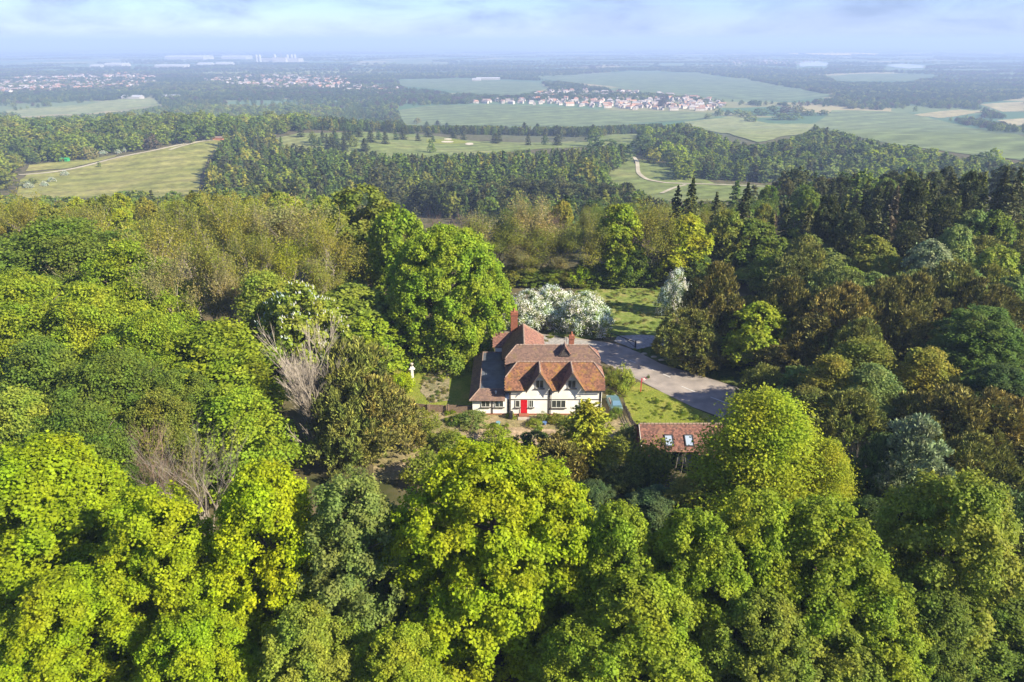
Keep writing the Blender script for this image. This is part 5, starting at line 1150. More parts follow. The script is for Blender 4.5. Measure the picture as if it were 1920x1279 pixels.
# parked car, seen from behind the hedge
M['carpaint'] = mat('pale_blue_car_paint', (0.085, 0.155, 0.16), (0.075, 0.14, 0.145), 1, .3, spec=.6); M['screen'] = glass('car_glass', (0.10, 0.18, 0.25), .08)
M['tyre'] = mat('tyre_rubber', (0.025, 0.025, 0.025), None, 5, .85)
cx, cy_ = ground(1154, 772)[:2]; CAR = empty('parked_car', (cx, cy_ + 1.5, 0), 'pale blue-green car parked between the hedge and the cottage', 'car', rz=R_(-86))
def loft(b, secs, mi=0):
    """closed body through cross-sections (each a ring of points)"""
    i = len(b.v); n = len(secs[0])
    for s in secs: b.v += [tuple(p) for p in s]
    for k in range(len(secs)-1):
        for j in range(n): b.f.append((i + k*n + j, i + k*n + (j+1) % n, i + (k+1)*n + (j+1) % n, i + (k+1)*n + j)); b.mi.append(mi)
    b.f.append(tuple(i + j for j in range(n))[::-1]); b.f.append(tuple(i + (len(secs)-1)*n + j for j in range(n))); b.mi += [mi, mi]
def csec(x, hw, z0, z1, tum=.06): return [(x, -hw, z0), (x, hw, z0), (x, hw + .02, (z0+z1)/2), (x, hw - tum, z1), (x, -hw + tum, z1), (x, -hw - .02, (z0+z1)/2)]
part(CAR, 'body', M['carpaint'], lambda b: loft(b, [csec(-2.05, .68, .35, .62), csec(-1.9, .80, .28, .78), csec(-1.0, .84, .25, .90), csec(.0, .85, .25, .93), csec(1.3, .84, .25, .92), csec(1.85, .80, .28, .86), csec(2.0, .70, .36, .7)]), .04)
part(CAR, 'cabin', M['carpaint'], lambda b: loft(b, [csec(-.95, .74, .88, .94, .03), csec(-.25, .70, .9, 1.42, .12), csec(.9, .68, .9, 1.45, .12), csec(1.65, .70, .88, .98, .04)]), .03)
part(CAR, 'windscreen', M['screen'], lambda b: b.prism([(-.90, -.62, .985), (-.90, .62, .985), (-.30, .52, 1.40), (-.30, -.52, 1.40)], (-.03, 0, .035)))
part(CAR, 'rear_window', M['screen'], lambda b: b.prism([(1.60, -.58, 1.03), (1.60, .58, 1.03), (.98, .50, 1.42), (.98, -.50, 1.42)], (.03, 0, .035)))
for s in (-1, 1):
    part(CAR, 'side_window', M['glass'], lambda b: b.prism([(-.6, s*.735, .98), (1.2, s*.735, .98), (.85, s*.62, 1.38), (-.15, s*.62, 1.38)], (0, s*.03, .01)))
    part(CAR, 'headlight', M['frame'], lambda b: b.prism([(-2.0, s*.45, .6), (-2.0, s*.7, .6), (-1.97, s*.7, .74), (-1.97, s*.45, .74)], (-.05, 0, 0)))
    for x in (-1.3, 1.25):
        w = part(CAR, 'wheel', M['tyre'], lambda b: b.tube([(x, s*.68, .31), (x, s*.87, .31)], .31, .31, 16)); part(w, 'rim', M['metal'], lambda b: b.tube([(x, s*.872, .31), (x, s*.885, .31)], .19, .17, 12))
# things kept in the garage opening
o = empty('covered_heap', (20.9, 69.9, 0), 'pale tarpaulin covered heap inside the garage opening', 'tarpaulin')
part(o, 'cover', M['tarp'], lambda b: loft(b, [[(x, -h*.9, .05), (x, h*.9, .05), (x, h*.7, z*.7), (x, .05, z), (x, -h*.8, z*.75)] for x, h, z in ((-1.1, .3, .8), (-.5, .65, 1.35), (.2, .75, 1.25), (.8, .5, 1.5), (1.1, .2, .9))]), .06)
part(o, 'strap', M['navy'], lambda b: b.tube([(0, -.8, .1), (0, -.68, .95), (0, .05, 1.36), (0, .68, .95)], .03, .03, 5))
o = empty('folding_frame', (22.15, 68.6, 0), 'navy blue folded frame leaning at the garage opening', 'frame')
part(o, 'fabric', M['navy'], lambda b: b.prism([(-.35, .3, .1), (.35, .3, .1), (.25, .75, 1.7), (-.2, .75, 1.7)], (0, .08, .02)))
for s in (-1, 1): part(o, 'leg', M['metal'], lambda b: b.tube([(s*.38, .1, 0), (s*.24, .78, 1.85)], .025, .025, 6))
rs = random.Random(5)
for k in range(5):
    x = 18.6 + k*.75; q = MB(); q.tube([(x, 68.0, 0), (x + rs.uniform(-.3, .6), 68.9, 1.8), (x + rs.uniform(-.4, .9), 69.1, 2.9)], .035, .02, 5)
    tag(q.build('wooden_pole', M['palebark']), 'thin pale pole leaning against the garage eave', 'pole', 'poles leaning on the garage')
# pink bare patch at the bottom edge
drape('bare_ground', wobble([(1340, 1225), (1375, 1222), (1385, 1300), (1335, 1300)], 2, 3, 3), M['soil'], .08)
# overhead wires across the road
pw = ground(1560, 735); r = empty('utility_pole', (pw[0], pw[1], 0), 'wooden pole in the right thicket carrying two wires over the road', 'pole')
part(r, 'shaft', M['bark'], lambda b: b.tube([(0, 0, -.5), (0, 0, 7.2)], .14, .1, 8)); part(r, 'crossarm', M['bark'], lambda b: b.box(-.1, .1, -.6, .6, 6.7, 6.82))
for dy in (-.5, .5):
    A_ = np.array([0, dy, 6.85]); B_ = np.array([12.3 - pw[0], 90 + dy - pw[1], 5.2]); pts = [A_*(1-t) + B_*t - np.array([0, 0, 2.6*4*t*(1-t)*.3]) for t in np.linspace(0, 1, 13)]
    part(r, 'wire', M['black'], lambda b: b.tube(pts, .007, .007, 4))
# ================================================================ FAR WOODS, VILLAGES, HAZE
def scatter(name, pts, scl, rot, tint, protos, idx, label, kind='stuff'):
    """one object that plants copies of trees already standing in the scene on every one of its points"""
    me = bpy.data.meshes.new(name); me.vertices.add(len(pts)); me.vertices.foreach_set('co', np.asarray(pts, np.float32).ravel())
    a = me.attributes.new('scl', 'FLOAT_VECTOR', 'POINT'); a.data.foreach_set('vector', np.asarray(scl, np.float32).ravel())
    a = me.attributes.new('rot', 'FLOAT_VECTOR', 'POINT'); a.data.foreach_set('vector', np.stack([np.zeros(len(pts)), np.zeros(len(pts)), rot], 1).astype(np.float32).ravel())
    a = me.attributes.new('tint', 'FLOAT_VECTOR', 'POINT'); a.data.foreach_set('vector', np.asarray(tint, np.float32).ravel())
    a = me.attributes.new('pick', 'INT', 'POINT'); a.data.foreach_set('value', np.asarray(idx, np.int32))
    o = link(name, me); tag(o, label, None, None, kind)
    ng = bpy.data.node_groups.new(name, 'GeometryNodeTree')
    ng.interface.new_socket('Geometry', in_out='INPUT', socket_type='NodeSocketGeometry'); ng.interface.new_socket('Geometry', in_out='OUTPUT', socket_type='NodeSocketGeometry')
    n, l = ng.nodes, ng.links; gi = n.new('NodeGroupInput'); go = n.new('NodeGroupOutput'); j = n.new('GeometryNodeJoinGeometry')
    for p in reversed(protos):
        q = n.new('GeometryNodeObjectInfo'); q.inputs['Object'].default_value = p; q.inputs['As Instance'].default_value = True; q.transform_space = 'ORIGINAL'
        l.new(q.outputs['Geometry'], j.inputs[0])
    ip = n.new('GeometryNodeInstanceOnPoints'); ip.inputs['Pick Instance'].default_value = True
    def na(t, nm):
        q = n.new('GeometryNodeInputNamedAttribute'); q.data_type = t; q.inputs['Name'].default_value = nm
        return [s for s in q.outputs if s.enabled and s.name == 'Attribute'][0]
    l.new(gi.outputs[0], ip.inputs['Points']); l.new(j.outputs[0], ip.inputs['Instance']); l.new(na('INT', 'pick'), ip.inputs['Instance Index'])
    l.new(na('FLOAT_VECTOR', 'rot'), ip.inputs['Rotation']); l.new(na('FLOAT_VECTOR', 'scl'), ip.inputs['Scale']); l.new(ip.outputs[0], go.inputs[0])
    md = o.modifiers.new('planting', 'NODES'); md.node_group = ng
    return o
rgF = np.random.default_rng(5)
# -- tufts and weeds in the rough grass near the cottage --
pos, scl, rot, tin, idx = [], [], [], [], []
for poly, n, r0, r1, h0, h1, cs in ((PX_CLEAR, 260, .2, .6, .12, .4, ('mid', 'oliveg', 'tan', 'green')), ([(700, 790), (800, 764), (896, 775), (1135, 782), (1195, 800), (1190, 880), (1000, 895), (700, 900)], 170, .15, .5, .15, .6, ('mid', 'oliveg', 'tan', 'fresh', 'green')),
                                    ([(795, 705), (828, 690), (842, 692), (842, 752), (806, 756), (788, 735)], 80, .15, .35, .15, .5, ('tan', 'oliveg', 'tan', 'grey')), ([(1182, 657), (1245, 650), (1330, 657), (1430, 692), (1425, 736), (1390, 724), (1330, 703), (1240, 677)], 260, .2, .5, .2, .6, ('green', 'deep', 'mid')),
                                    ([(1170, 745), (1196, 722), (1240, 740), (1300, 769), (1345, 788), (1200, 803)], 130, .12, .3, .06, .2, ('mid', 'olive', 'fresh')), ([(740, 676), (870, 672), (886, 690), (850, 700), (842, 690), (780, 715)], 90, .1, .3, .05, .14, ('mid', 'fresh')),
                                    ([(1128, 690), (1150, 692), (1190, 716), (1172, 745), (1140, 745)], 120, .15, .4, .2, .7, ('tan', 'oliveg', 'mid'))):
    w_ = [tuple(ground(*p)[:2]) for p in poly]; xs = [p[0] for p in w_]; ys = [p[1] for p in w_]; k = 0
    while k < n:
        x, y = rgF.uniform(min(xs), max(xs)), rgF.uniform(min(ys), max(ys)); k += 1
        if not inside((x, y), w_): continue
        r = rgF.uniform(r0, r1); pos.append((x, y, .02)); scl.append((r/2, r/2, rgF.uniform(h0, h1)/2.6)); rot.append(rgF.uniform(0, 6.28)); tin.append(np.array(CL[cs[rgF.integers(0, len(cs))]])*rgF.uniform(.75, 1.05)); idx.append(rgF.integers(0, 3))
scatter('grass_tufts', pos, scl, rot, tin, [PROTO_OBJ[('shrub', k)] for k in range(3)], idx, 'tufts of rough grass and weeds round the cottage and in the clearing')
# -- individual trees on the golf course and the slopes --
GT = 'single trees on the golf course'
for i, (u, v, w, h) in enumerate(((612, 252, 13, 15), (628, 250, 15, 16), (643, 255, 14, 14), (598, 258, 15, 13), (682, 262, 14, 12), (709, 245, 13, 10), (732, 236, 11, 9), (741, 244, 10, 11), (748, 235, 11, 9), (772, 237, 12, 10), (783, 250, 12, 9), (812, 255, 10, 7), (668, 235, 12, 9), (690, 232, 12, 10), (850, 245, 14, 9), (800, 228, 15, 11), (820, 226, 14, 11), (838, 230, 14, 10), (983, 230, 20, 14), (1008, 232, 16, 13), (1052, 238, 12, 11), (940, 235, 18, 12), (1040, 241, 12, 10))):
    T('far_conifer', u, v, w, h, ('pine', 'darkg')[i % 2], 'dark conical tree standing on the pale golf course grass', GT)
_q = random.Random(21)
for k in range(34):
    u = _q.uniform(560, 1170); v = _q.choice([_q.uniform(232, 246), _q.uniform(240, 262)]); dk = _q.random() < .6
    T('far_conifer' if dk else 'far_broad', u, v, _q.uniform(12, 20), _q.uniform(10, 14), 'pine' if dk else _q.choice(['green', 'darkg', 'oliveg']), 'dark conical tree standing on the pale golf course grass' if dk else 'round green tree standing on the pale golf course grass', GT)
for i, (u, v, w, h, c) in enumerate(((612, 198, 34, 20, 'green'), (545, 197, 46, 22, 'green'), (500, 205, 40, 20, 'mid'), (100, 270, 40, 14, 'lime'), (60, 250, 44, 16, 'olive'), (135, 272, 30, 13, 'olive'), (165, 275, 26, 12, 'tan'), (80, 225, 46, 18, 'green'), (30, 240, 60, 18, 'oliveg'), (215, 262, 30, 12, 'green'), (250, 255, 36, 14, 'mid'), (280, 250, 30, 15, 'rust'), (345, 235, 40, 18, 'green'), (385, 226, 40, 20, 'green'), (420, 222, 40, 20, 'green'))):
    T('far_broad', u, v, w, h, c, 'broad tree on the edge of the hill meadow wood', 'trees at the edge of the hill meadow')
for u, v, w, c in ((48, 340, 22, 'silver'), (60, 335, 20, 'oliveg'), (81, 340, 13, 0), (95, 332, 12, 0), (120, 320, 14, 0), (193, 282, 15, 0), (220, 280, 10, 0), (232, 277, 9, 0), (52, 343, 16, 0), (185, 305, 9, 'mid')):
    x, y, d = at_top(u, v, 4); L = 'white blossoming bush dotted on the hill meadow' if c == 0 else 'round green bush on the hill meadow'
    if c == 0: plant('blossom', x, y, w*d/FPX, 4, 'grey', L, 'blossoming bushes on the hill meadow')
    else: plant('far_broad', x, y, w*d/FPX, 4.5, c, L, 'bushes on the hill meadow')
for i, (u, v, w, h, c) in enumerate(((1140, 262, 60, 18, 'darkg'), (1110, 275, 50, 17, 'darkg'), (1170, 270, 50, 16, 'darkg'), (1205, 255, 46, 18, 'darkg'), (1245, 262, 44, 17, 'rust'), (1225, 275, 40, 15, 'amber'), (1265, 285, 36, 14, 'oliveg'), (1300, 300, 46, 14, 'green'), (1280, 306, 40, 13, 'mid'), (1340, 300, 44, 14, 'deep'), (1390, 290, 46, 14, 'darkg'),
                                     (1420, 270, 50, 14, 'deep'), (1480, 262, 60, 15, 'darkg'), (1530, 250, 60, 15, 'deep'), (1580, 255, 50, 14, 'deep'), (1640, 283, 46, 14, 'lime'), (1690, 296, 40, 13, 'lime'), (1710, 272, 60, 17, 'green'), (1750, 278, 44, 15, 'mid'), (1800, 302, 44, 12, 'pale'), (1850, 285, 44, 15, 'deep'), (1870, 278, 34, 16, 'lime'), (1600, 315, 40, 11, 'mid'), (1660, 315, 40, 11, 'lime'), (1560, 312, 40, 12, 'pale'), (1500, 300, 44, 13, 'green'), (1456, 310, 44, 12, 'mid'))):
    T('far_broad', u, v, w, h, c, ('rounded green tree in the valley wood below the wheat field', 'dark rounded tree in the valley wood below the wheat field')[c in ('darkg', 'deep')], 'trees of the valley wood')
for i, (u, v, w, h, c) in enumerate(((1385, 205, 26, 14, 'mid'), (1400, 208, 24, 14, 'mid'), (1425, 203, 30, 16, 'deep'), (1450, 198, 30, 18, 'deep'), (1475, 200, 30, 18, 'rust'), (1500, 200, 28, 18, 'olive'), (1520, 205, 24, 14, 'deep'), (1545, 206, 24, 12, 'deep'), (1465, 212, 30, 14, 'green'), (1410, 217, 26, 12, 'mid'), (1490, 212, 30, 14, 'green'))):
    T('far_broad', u, v, w, h, c, 'tree in the small round copse standing in the fields', 'trees of the copse in the fields')
T('far_broad', 1327, 213, 14, 11, 'oliveg', 'lone round tree at the corner of the wheat field')
T('far_broad', 783, 221, 13, 12, 'tan', 'lone tan tree at the near edge of the wheat field')

# -- woods of the middle distance --
WOODS = [([(372, 300), (395, 285), (450, 262), (500, 270), (600, 290), (700, 290), (760, 304), (870, 298), (1000, 284), (1100, 262), (1170, 280), (1180, 300), (1130, 330), (1140, 372), (372, 380)], 2.3, 'con', 14, 23),
         ([(0, 230), (90, 215), (400, 208), (560, 205), (640, 215), (560, 245), (480, 262), (415, 258), (300, 275), (130, 300), (40, 315), (0, 360)], 2.2, 'bro', 13, 19),
         ([(1200, 255), (1260, 250), (1330, 262), (1400, 285), (1470, 255), (1560, 250), (1640, 268), (1730, 285), (1850, 290), (1920, 310), (1920, 370), (1700, 360), (1640, 362), (1560, 330), (1450, 345), (1270, 335), (1260, 305), (1200, 290)], 1.9, 'val', 11, 17),
         ([(440, 268), (500, 285), (560, 300), (640, 320), (640, 360), (400, 370), (380, 310)], 3.0, 'con', 14, 22),
         ([(500, 245), (700, 230), (1240, 232), (1240, 247), (1100, 262), (880, 262), (790, 252), (640, 246)], 1.2, 'mix', 10, 15),
         ([(0, 180), (650, 190), (760, 215), (700, 235), (560, 235), (420, 216), (90, 222), (0, 240)], .8, 'bro2', 8, 14),
         ([(1280, 236), (1340, 262), (1320, 270), (1200, 262)], .8, 'bro', 6, 10)]
SLOPE = [([(-90, 205), (150, 225), (190, 330), (60, 470), (-120, 470), (-190, 340)], 'mix2', 11, 16), ([(-150, 240), (-120, 470), (-250, 395), (-420, 400), (-420, 300), (-260, 250)], 'bro', 9, 13)]
def wood_cols(k, n):
    P_ = dict(con=['pine', 'pineb', 'darkg', 'deep', 'oliveg', 'mid', 'green', 'darkg', 'green', 'olive'], bro=['green', 'mid', 'deep', 'oliveg', 'green', 'fresh', 'mid', 'olive'], val=['green', 'deep', 'darkg', 'mid', 'oliveg', 'grey', 'fresh', 'pineb'], mix=['darkg', 'deep', 'green', 'pine', 'olive'], bro2=['green', 'deep', 'oliveg', 'darkg'], mix2=['pine', 'pineb', 'deep', 'green', 'oliveg', 'darkg'])[k]
    c = np.array([CL[q] for q in P_])[rgF.integers(0, len(P_), n)]
    return c*rgF.uniform(.65, 1.15, (n, 1))
pos, scl, rot, tin, idx = [], [], [], [], []
KIND = [PROTO_OBJ[('far_broad', k)] for k in range(4)] + [PROTO_OBJ[('far_conifer', k)] for k in range(3)]
RN = [5, 5, 5, 5, 3.2, 3.2, 3.2]; HN = [13]*4 + [16]*3
G2 = Grid(8.0)
for x, y, r, h in TREES:
    if y > 200: G2.put(x, y)
IND = []
for w_, wk, h0, h1 in [([ground(u, v)[:2] for u, v in q[0]], *q[2:]) for q in WOODS] + SLOPE:
    xs = [p[0] for p in w_]; ys = [p[1] for p in w_]; k = 0
    area = (max(xs) - min(xs))*(max(ys) - min(ys)); tries = int(min(area/22, 26000)); wp = [(p[0], p[1]) for p in w_]
    for x, y in zip(rgF.uniform(min(xs), max(xs), tries), rgF.uniform(min(ys), max(ys), tries)):
        if not inside((x, y), wp) or (wk == 'bro2' and math.sin(x*.008 + y*.003)*math.cos(y*.009 - x*.002) > -.42): continue
        H = rgF.uniform(h0, h1); big = rgF.random() < .35; H *= (1.12 if big else rgF.uniform(.6, 1.0)); r = H*(rgF.uniform(.42, .74) if wk in ('val', 'bro') else rgF.uniform(.28, .5)); con = (wk == 'con' and rgF.random() < .48) or (wk in ('val', 'mix', 'mix2') and rgF.random() < .3)
        if con: r *= .62
        if G2.near(x, y, r*1.12) or hides_clear(x, y, r*1.1, H): continue
        G2.put(x, y); IND.append((x, y, r, H, con, wood_cols(wk, 1)[0]))
IND.sort(key=lambda t: t[1])
def wood_label(x, con):
    s = 'conifer' if con else 'leafy tree'
    if x < -150: return f'{s} in the wood round the hill meadow', 'trees of the wood round the hill meadow'
    if x < 110: return f'{s} in the dark valley wood below the golf course', 'trees of the dark valley wood'
    return f'{s} in the valley wood at the right', 'trees of the right valley wood'
NI = 0
for x, y, r, H, con, c in IND:
    if NI < 150:
        lb, gp = wood_label(x, con); plant('far_conifer' if con else 'far_broad', x, y, 2*r, H, tuple(c), lb, gp); NI += 1; continue
    i = 4 + rgF.integers(0, 3) if con else rgF.integers(0, 4)
    pos.append((x, y, (hg1(x, y)) - .3)); scl.append((r/RN[i], r/RN[i], H/HN[i])); rot.append(rgF.uniform(0, 6.28)); tin.append(c); idx.append(i)
scatter('valley_woods', pos, scl, rot, tin, KIND, idx, 'mixed woods covering the valley and slopes below the hill')

# -- plain: hedgerows, belts and copses --
pos, scl, rot, tin, idx = [], [], [], [], []
def far_tree(x, y, r, H, c, lump=False):
    u, v, d = project((x, y, (hg1(x, y)) + 2))
    if not (-60 < u < 1980) or hides_clear(x, y, r, H): return
    i = rgF.integers(0, 4); pos.append((x, y, (hg1(x, y)) - .4)); scl.append((r/5, r/5, H/13)); rot.append(rgF.uniform(0, 6.28)); tin.append(c); idx.append(i)
def far_col():
    q = np.array(CL[('deep', 'green', 'darkg', 'mid', 'oliveg', 'deep', 'darkg', 'rust')[rgF.integers(0, 8)]]); return q*rgF.uniform(.75, 1.15)
BELTS = [([(0, 178), (120, 172), (300, 178), (480, 172), (640, 178)], 16, 150), ([(0, 196), (150, 188), (330, 190), (520, 192), (680, 198)], 14, 190), ([(640, 188), (760, 192), (900, 197)], 9, 220), ([(680, 152), (760, 146), (900, 138), (1010, 142)], 10, 260), ([(700, 136), (850, 128), (1000, 130)], 10, 200),
         ([(1010, 139), (1150, 135), (1290, 136), (1400, 147), (1570, 181)], 2.2, 300), ([(1280, 136), (1420, 132), (1560, 150), (1700, 158), (1920, 160)], 14, 480), ([(1330, 124), (1500, 132), (1640, 142), (1800, 140)], 12, 330), ([(1560, 184), (1640, 190), (1760, 196), (1850, 190), (1920, 180)], 9, 420), ([(1340, 188), (1420, 192), (1500, 194), (1600, 196), (1700, 200)], 7, 380),
         ([(1690, 214), (1760, 224), (1840, 236), (1920, 246)], 8, 300), ([(1600, 199), (1680, 212), (1720, 218)], 3, 120), ([(760, 237), (900, 240), (1100, 239), (1200, 233)], 3, 200), ([(1340, 214), (1380, 220)], 2, 20), ([(1820, 210), (1850, 216), (1880, 222)], 8, 120), ([(1740, 200), (1840, 204), (1920, 212)], 6, 140),
         ([(560, 205), (640, 195), (720, 200), (760, 208)], 12, 200), ([(700, 206), (730, 216), (760, 222)], 10, 90), ([(30, 208), (140, 200), (230, 204)], 6, 130), ([(60, 222), (260, 214), (420, 205)], 8, 200), ([(860, 172), (960, 180), (1030, 170)], 4, 120), ([(1480, 192), (1560, 182)], 4, 60), ([(1700, 272), (1800, 290), (1890, 306)], 3, 90), ([(1430, 140), (1600, 160), (1700, 176), (1800, 174), (1920, 172)], 12, 380)]
for line_, wv, n in BELTS:
    P = [np.array(q, float) for q in line_]
    for _ in range(n):
        k = rgF.integers(0, len(P)-1); t = rgF.random(); q = P[k]*(1-t) + P[k+1]*t; q = q + np.array([rgF.normal()*6, rgF.normal()*wv*.38])
        g = ground(q[0], max(q[1], 100)); H = rgF.uniform(7, 14); far_tree(g[0], g[1], H*rgF.uniform(.42, .6), H, far_col())
# hedgerows farther out: long lines of trees across the plain
for _ in range(640):
    y = 1 / rgF.uniform(1/24000, 1/2100); x = rgF.uniform(-.85, .85)*y; a = rgF.choice([.12, .12, -.1, 1.45, .3]) + rgF.normal()*.12; L = rgF.uniform(200, 900)*(1 + y/9000); m_ = max(2., y/2200)
    n = int(L/(7*m_)); c = far_col()*.85
    for k in range(n):
        s = (k/n - .5)*L; far_tree(x + math.cos(a)*s + rgF.normal()*3*m_, y + math.sin(a)*s + rgF.normal()*3*m_, 4.5*m_*rgF.uniform(.8, 1.3), rgF.uniform(7, 12)*(1 + .08*m_), c*rgF.uniform(.85, 1.15))
for _ in range(60):      # hedged strips between the nearer fields, thinly planted
    y = rgF.uniform(1900, 4200); x = rgF.uniform(-.8, .8)*y; a = rgF.choice([.15, -.08, 1.5]) + rgF.normal()*.08; L = rgF.uniform(200, 600)
    for k in range(int(L/14)): s = (k/(L/14) - .5)*L; far_tree(x + math.cos(a)*s, y + math.sin(a)*s + rgF.normal()*2, rgF.uniform(3, 5.5), rgF.uniform(5, 11), far_col())
for _ in range(90):     # copses
    y = 1 / rgF.uniform(1/11000, 1/2600); x = rgF.uniform(-.8, .8)*y; m_ = max(1.6, y/2600)
    for k in range(rgF.integers(8, 36)): far_tree(x + rgF.normal()*60*m_**.7, y + rgF.normal()*38*m_**.7, 5*m_*rgF.uniform(.8, 1.3), rgF.uniform(8, 14), far_col())
scatter('hedgerows_and_copses', pos, scl, rot, tin, KIND[:4], idx, 'hedgerows, tree belts and copses across the far plain')

# -- villages --
M['hwall'] = mat('house_wall_far', (0.58, 0.53, 0.47), (0.42, 0.35, 0.29), .2, .9)
def tint_mat(name):
    m = bpy.data.materials.new(name); m.use_nodes = True; n, l = m.node_tree.nodes, m.node_tree.links; p = n['Principled BSDF']; p.inputs['Roughness'].default_value = .85
    oi = N(n, 'ShaderNodeObjectInfo'); at = N(n, 'ShaderNodeAttribute', attribute_type='INSTANCER', attribute_name='tint'); s = N(n, 'ShaderNodeVectorMath', operation='LENGTH'); l.new(at.outputs['Vector'], s.inputs[0])
    g = N(n, 'ShaderNodeMath', operation='GREATER_THAN'); l.new(s.outputs['Value'], g.inputs[0]); g.inputs[1].default_value = .001
    mx = N(n, 'ShaderNodeMix', data_type='RGBA'); l.new(g.outputs[0], mx.inputs[0]); l.new(oi.outputs['Color'], mx.inputs[6]); l.new(at.outputs['Color'], mx.inputs[7]); l.new(mx.outputs[2], p.inputs['Base Color']); return m
M['hroof'] = tint_mat('far_roof')
def far_house(name, L, D, h, rz, hip, wing=False):
    b = MB(); b.box(-L/2, L/2, -D/2, D/2, -1, h, 1)
    a = L/2 - (D*.45 if hip else 0); e = .4
    b.face([(-L/2-e, -D/2-e, h), (L/2+e, -D/2-e, h), (a + (0 if hip else e), 0, h+rz), (-a - (0 if hip else e), 0, h+rz)], 0); b.face([(L/2+e, D/2+e, h), (-L/2-e, D/2+e, h), (-a - (0 if hip else e), 0, h+rz), (a + (0 if hip else e), 0, h+rz)], 0)
    for s in (-1, 1): b.face([(s*(L/2+(e if hip else 0)), -D/2-(e if hip else 0), h), (s*(L/2+(e if hip else 0)), D/2+(e if hip else 0), h), (s*a, 0, h+rz)], 0 if hip else 1)
    b.box(L*.3-.5, L*.3+.5, -.5, .5, h+rz*.6, h+rz+1.0, 2)
    if wing: b.box(L/2-4, L/2, -D/2-5, -D/2-.01, -1, h, 1); b.face([(L/2-4.3, -D/2-5.3, h), (L/2-2, -D/2-5.3, h+rz*.8), (L/2-2, 0, h+rz*.8), (L/2-4.3, 0, h)], 0); b.face([(L/2+.3, 0, h), (L/2-2, 0, h+rz*.8), (L/2-2, -D/2-5.3, h+rz*.8), (L/2+.3, -D/2-5.3, h)], 0)
    return b.mesh(name, [M['hroof'], M['hwall'], M['brick']])
HM_ = [far_house('far_house', 11, 8, 5, 3.2, False), far_house('far_house', 14, 8.5, 5, 3.5, True), far_house('far_house', 10, 9, 4.8, 3.6, False, True), far_house('far_house', 20, 8, 5.2, 3.0, False)]
RC = [(0.30, 0.17, 0.12), (0.26, 0.19, 0.16), (0.22, 0.19, 0.18), (0.36, 0.20, 0.13), (0.30, 0.27, 0.25), (0.26, 0.22, 0.20), (0.36, 0.33, 0.31)]
VIL = [([(800, 194), (960, 188), (1000, 178), (1060, 168), (1180, 172), (1340, 188), (1365, 200), (1330, 208), (1200, 207), (1080, 201), (960, 195)], 270, 'main'), ([(650, 162), (740, 165), (760, 176), (720, 180), (640, 174)], 60, 'mid')]
houses = []; GH = Grid(20.)
for poly, n, nm in VIL:
    k = 0
    for _ in range(n*40):
        if k >= n: break
        u, v = _rg.uniform(min(p[0] for p in poly), max(p[0] for p in poly)), _rg.uniform(min(p[1] for p in poly), max(p[1] for p in poly))
        if not inside((u, v), poly): continue
        g = ground(u, v)
        if GH.near(g[0], g[1], 17): continue
        GH.put(g[0], g[1]); k += 1; houses.append((g[0], g[1], u, nm))
for x, y, u, nm in houses:
    i = _rg.randrange(4); c = ch(RC); o = link('village_house', HM_[i]); o.location = (x, y, (hg1(x, y))); o.rotation_euler = (0, 0, ch([.1, .3, 1.6, -.4, 1.2]) + _rg.uniform(-.15, .15)); s = _rg.uniform(.9, 1.25); o.scale = (s, s, s); o.color = rgb(jitter(c, .15))
    if abs(u - 1015) < 12 and _rg.random() < .6: o.color = (.42, .19, .10, 1)
    far = 'in the village between the wheat field and the green fields' if nm == 'main' else 'in the small village left of the green fields'
    tag(o, ('gabled', 'hipped roof', 'L-shaped', 'long')[i] + f' house {far}', 'house', 'houses of the village' if nm == 'main' else 'houses of the small village')
# trees among the village houses, and the farther town
pos, scl, rot, tin, idx = [], [], [], [], []
for x, y, u, nm in houses:
    for _ in range(2 if nm == 'main' else 3):
        H = rgF.uniform(4, 7.5); far_tree(x + rgF.normal()*18, y + rgF.normal()*18, H*.45, H, far_col())
TOWN = [([(0, 150), (130, 142), (240, 140), (290, 146), (300, 158), (200, 170), (0, 176)], 420), ([(360, 150), (520, 142), (660, 148), (650, 165), (500, 168)], 300), ([(1350, 112), (1500, 110), (1560, 114), (1480, 122), (1360, 122)], 90)]
hp, hs, hr, ht, hi = [], [], [], [], []
for poly, n in TOWN:
    k = 0
    for _ in range(n*20):
        if k >= n: break
        u, v = rgF.uniform(min(p[0] for p in poly), max(p[0] for p in poly)), rgF.uniform(min(p[1] for p in poly), max(p[1] for p in poly))
        if not inside((u, v), poly): continue
        g = ground(u, v); k += 1; hp.append((g[0], g[1], -111)); s = rgF.uniform(1, 1.5); hs.append((s, s, s)); hr.append(rgF.uniform(0, 3.14)); ht.append(np.array(RC[rgF.integers(0, 7)])); hi.append(rgF.integers(0, 4))
        for _ in range(2):
            H = rgF.uniform(6, 11); far_tree(g[0] + rgF.normal()*30, g[1] + rgF.normal()*40, H*.55, H, far_col())
scatter('garden_trees', pos, scl, rot, tin, KIND[:4], idx, 'garden trees among the houses of the villages and the far town')
HP = []
for i in range(4): HP.append(next(o for o in COL.objects if o.name.startswith('village_house') and o.data == HM_[i]))
scatter('far_town', hp, hs, hr, ht, HP, hi, 'pale houses of the far town on the plain at the left')

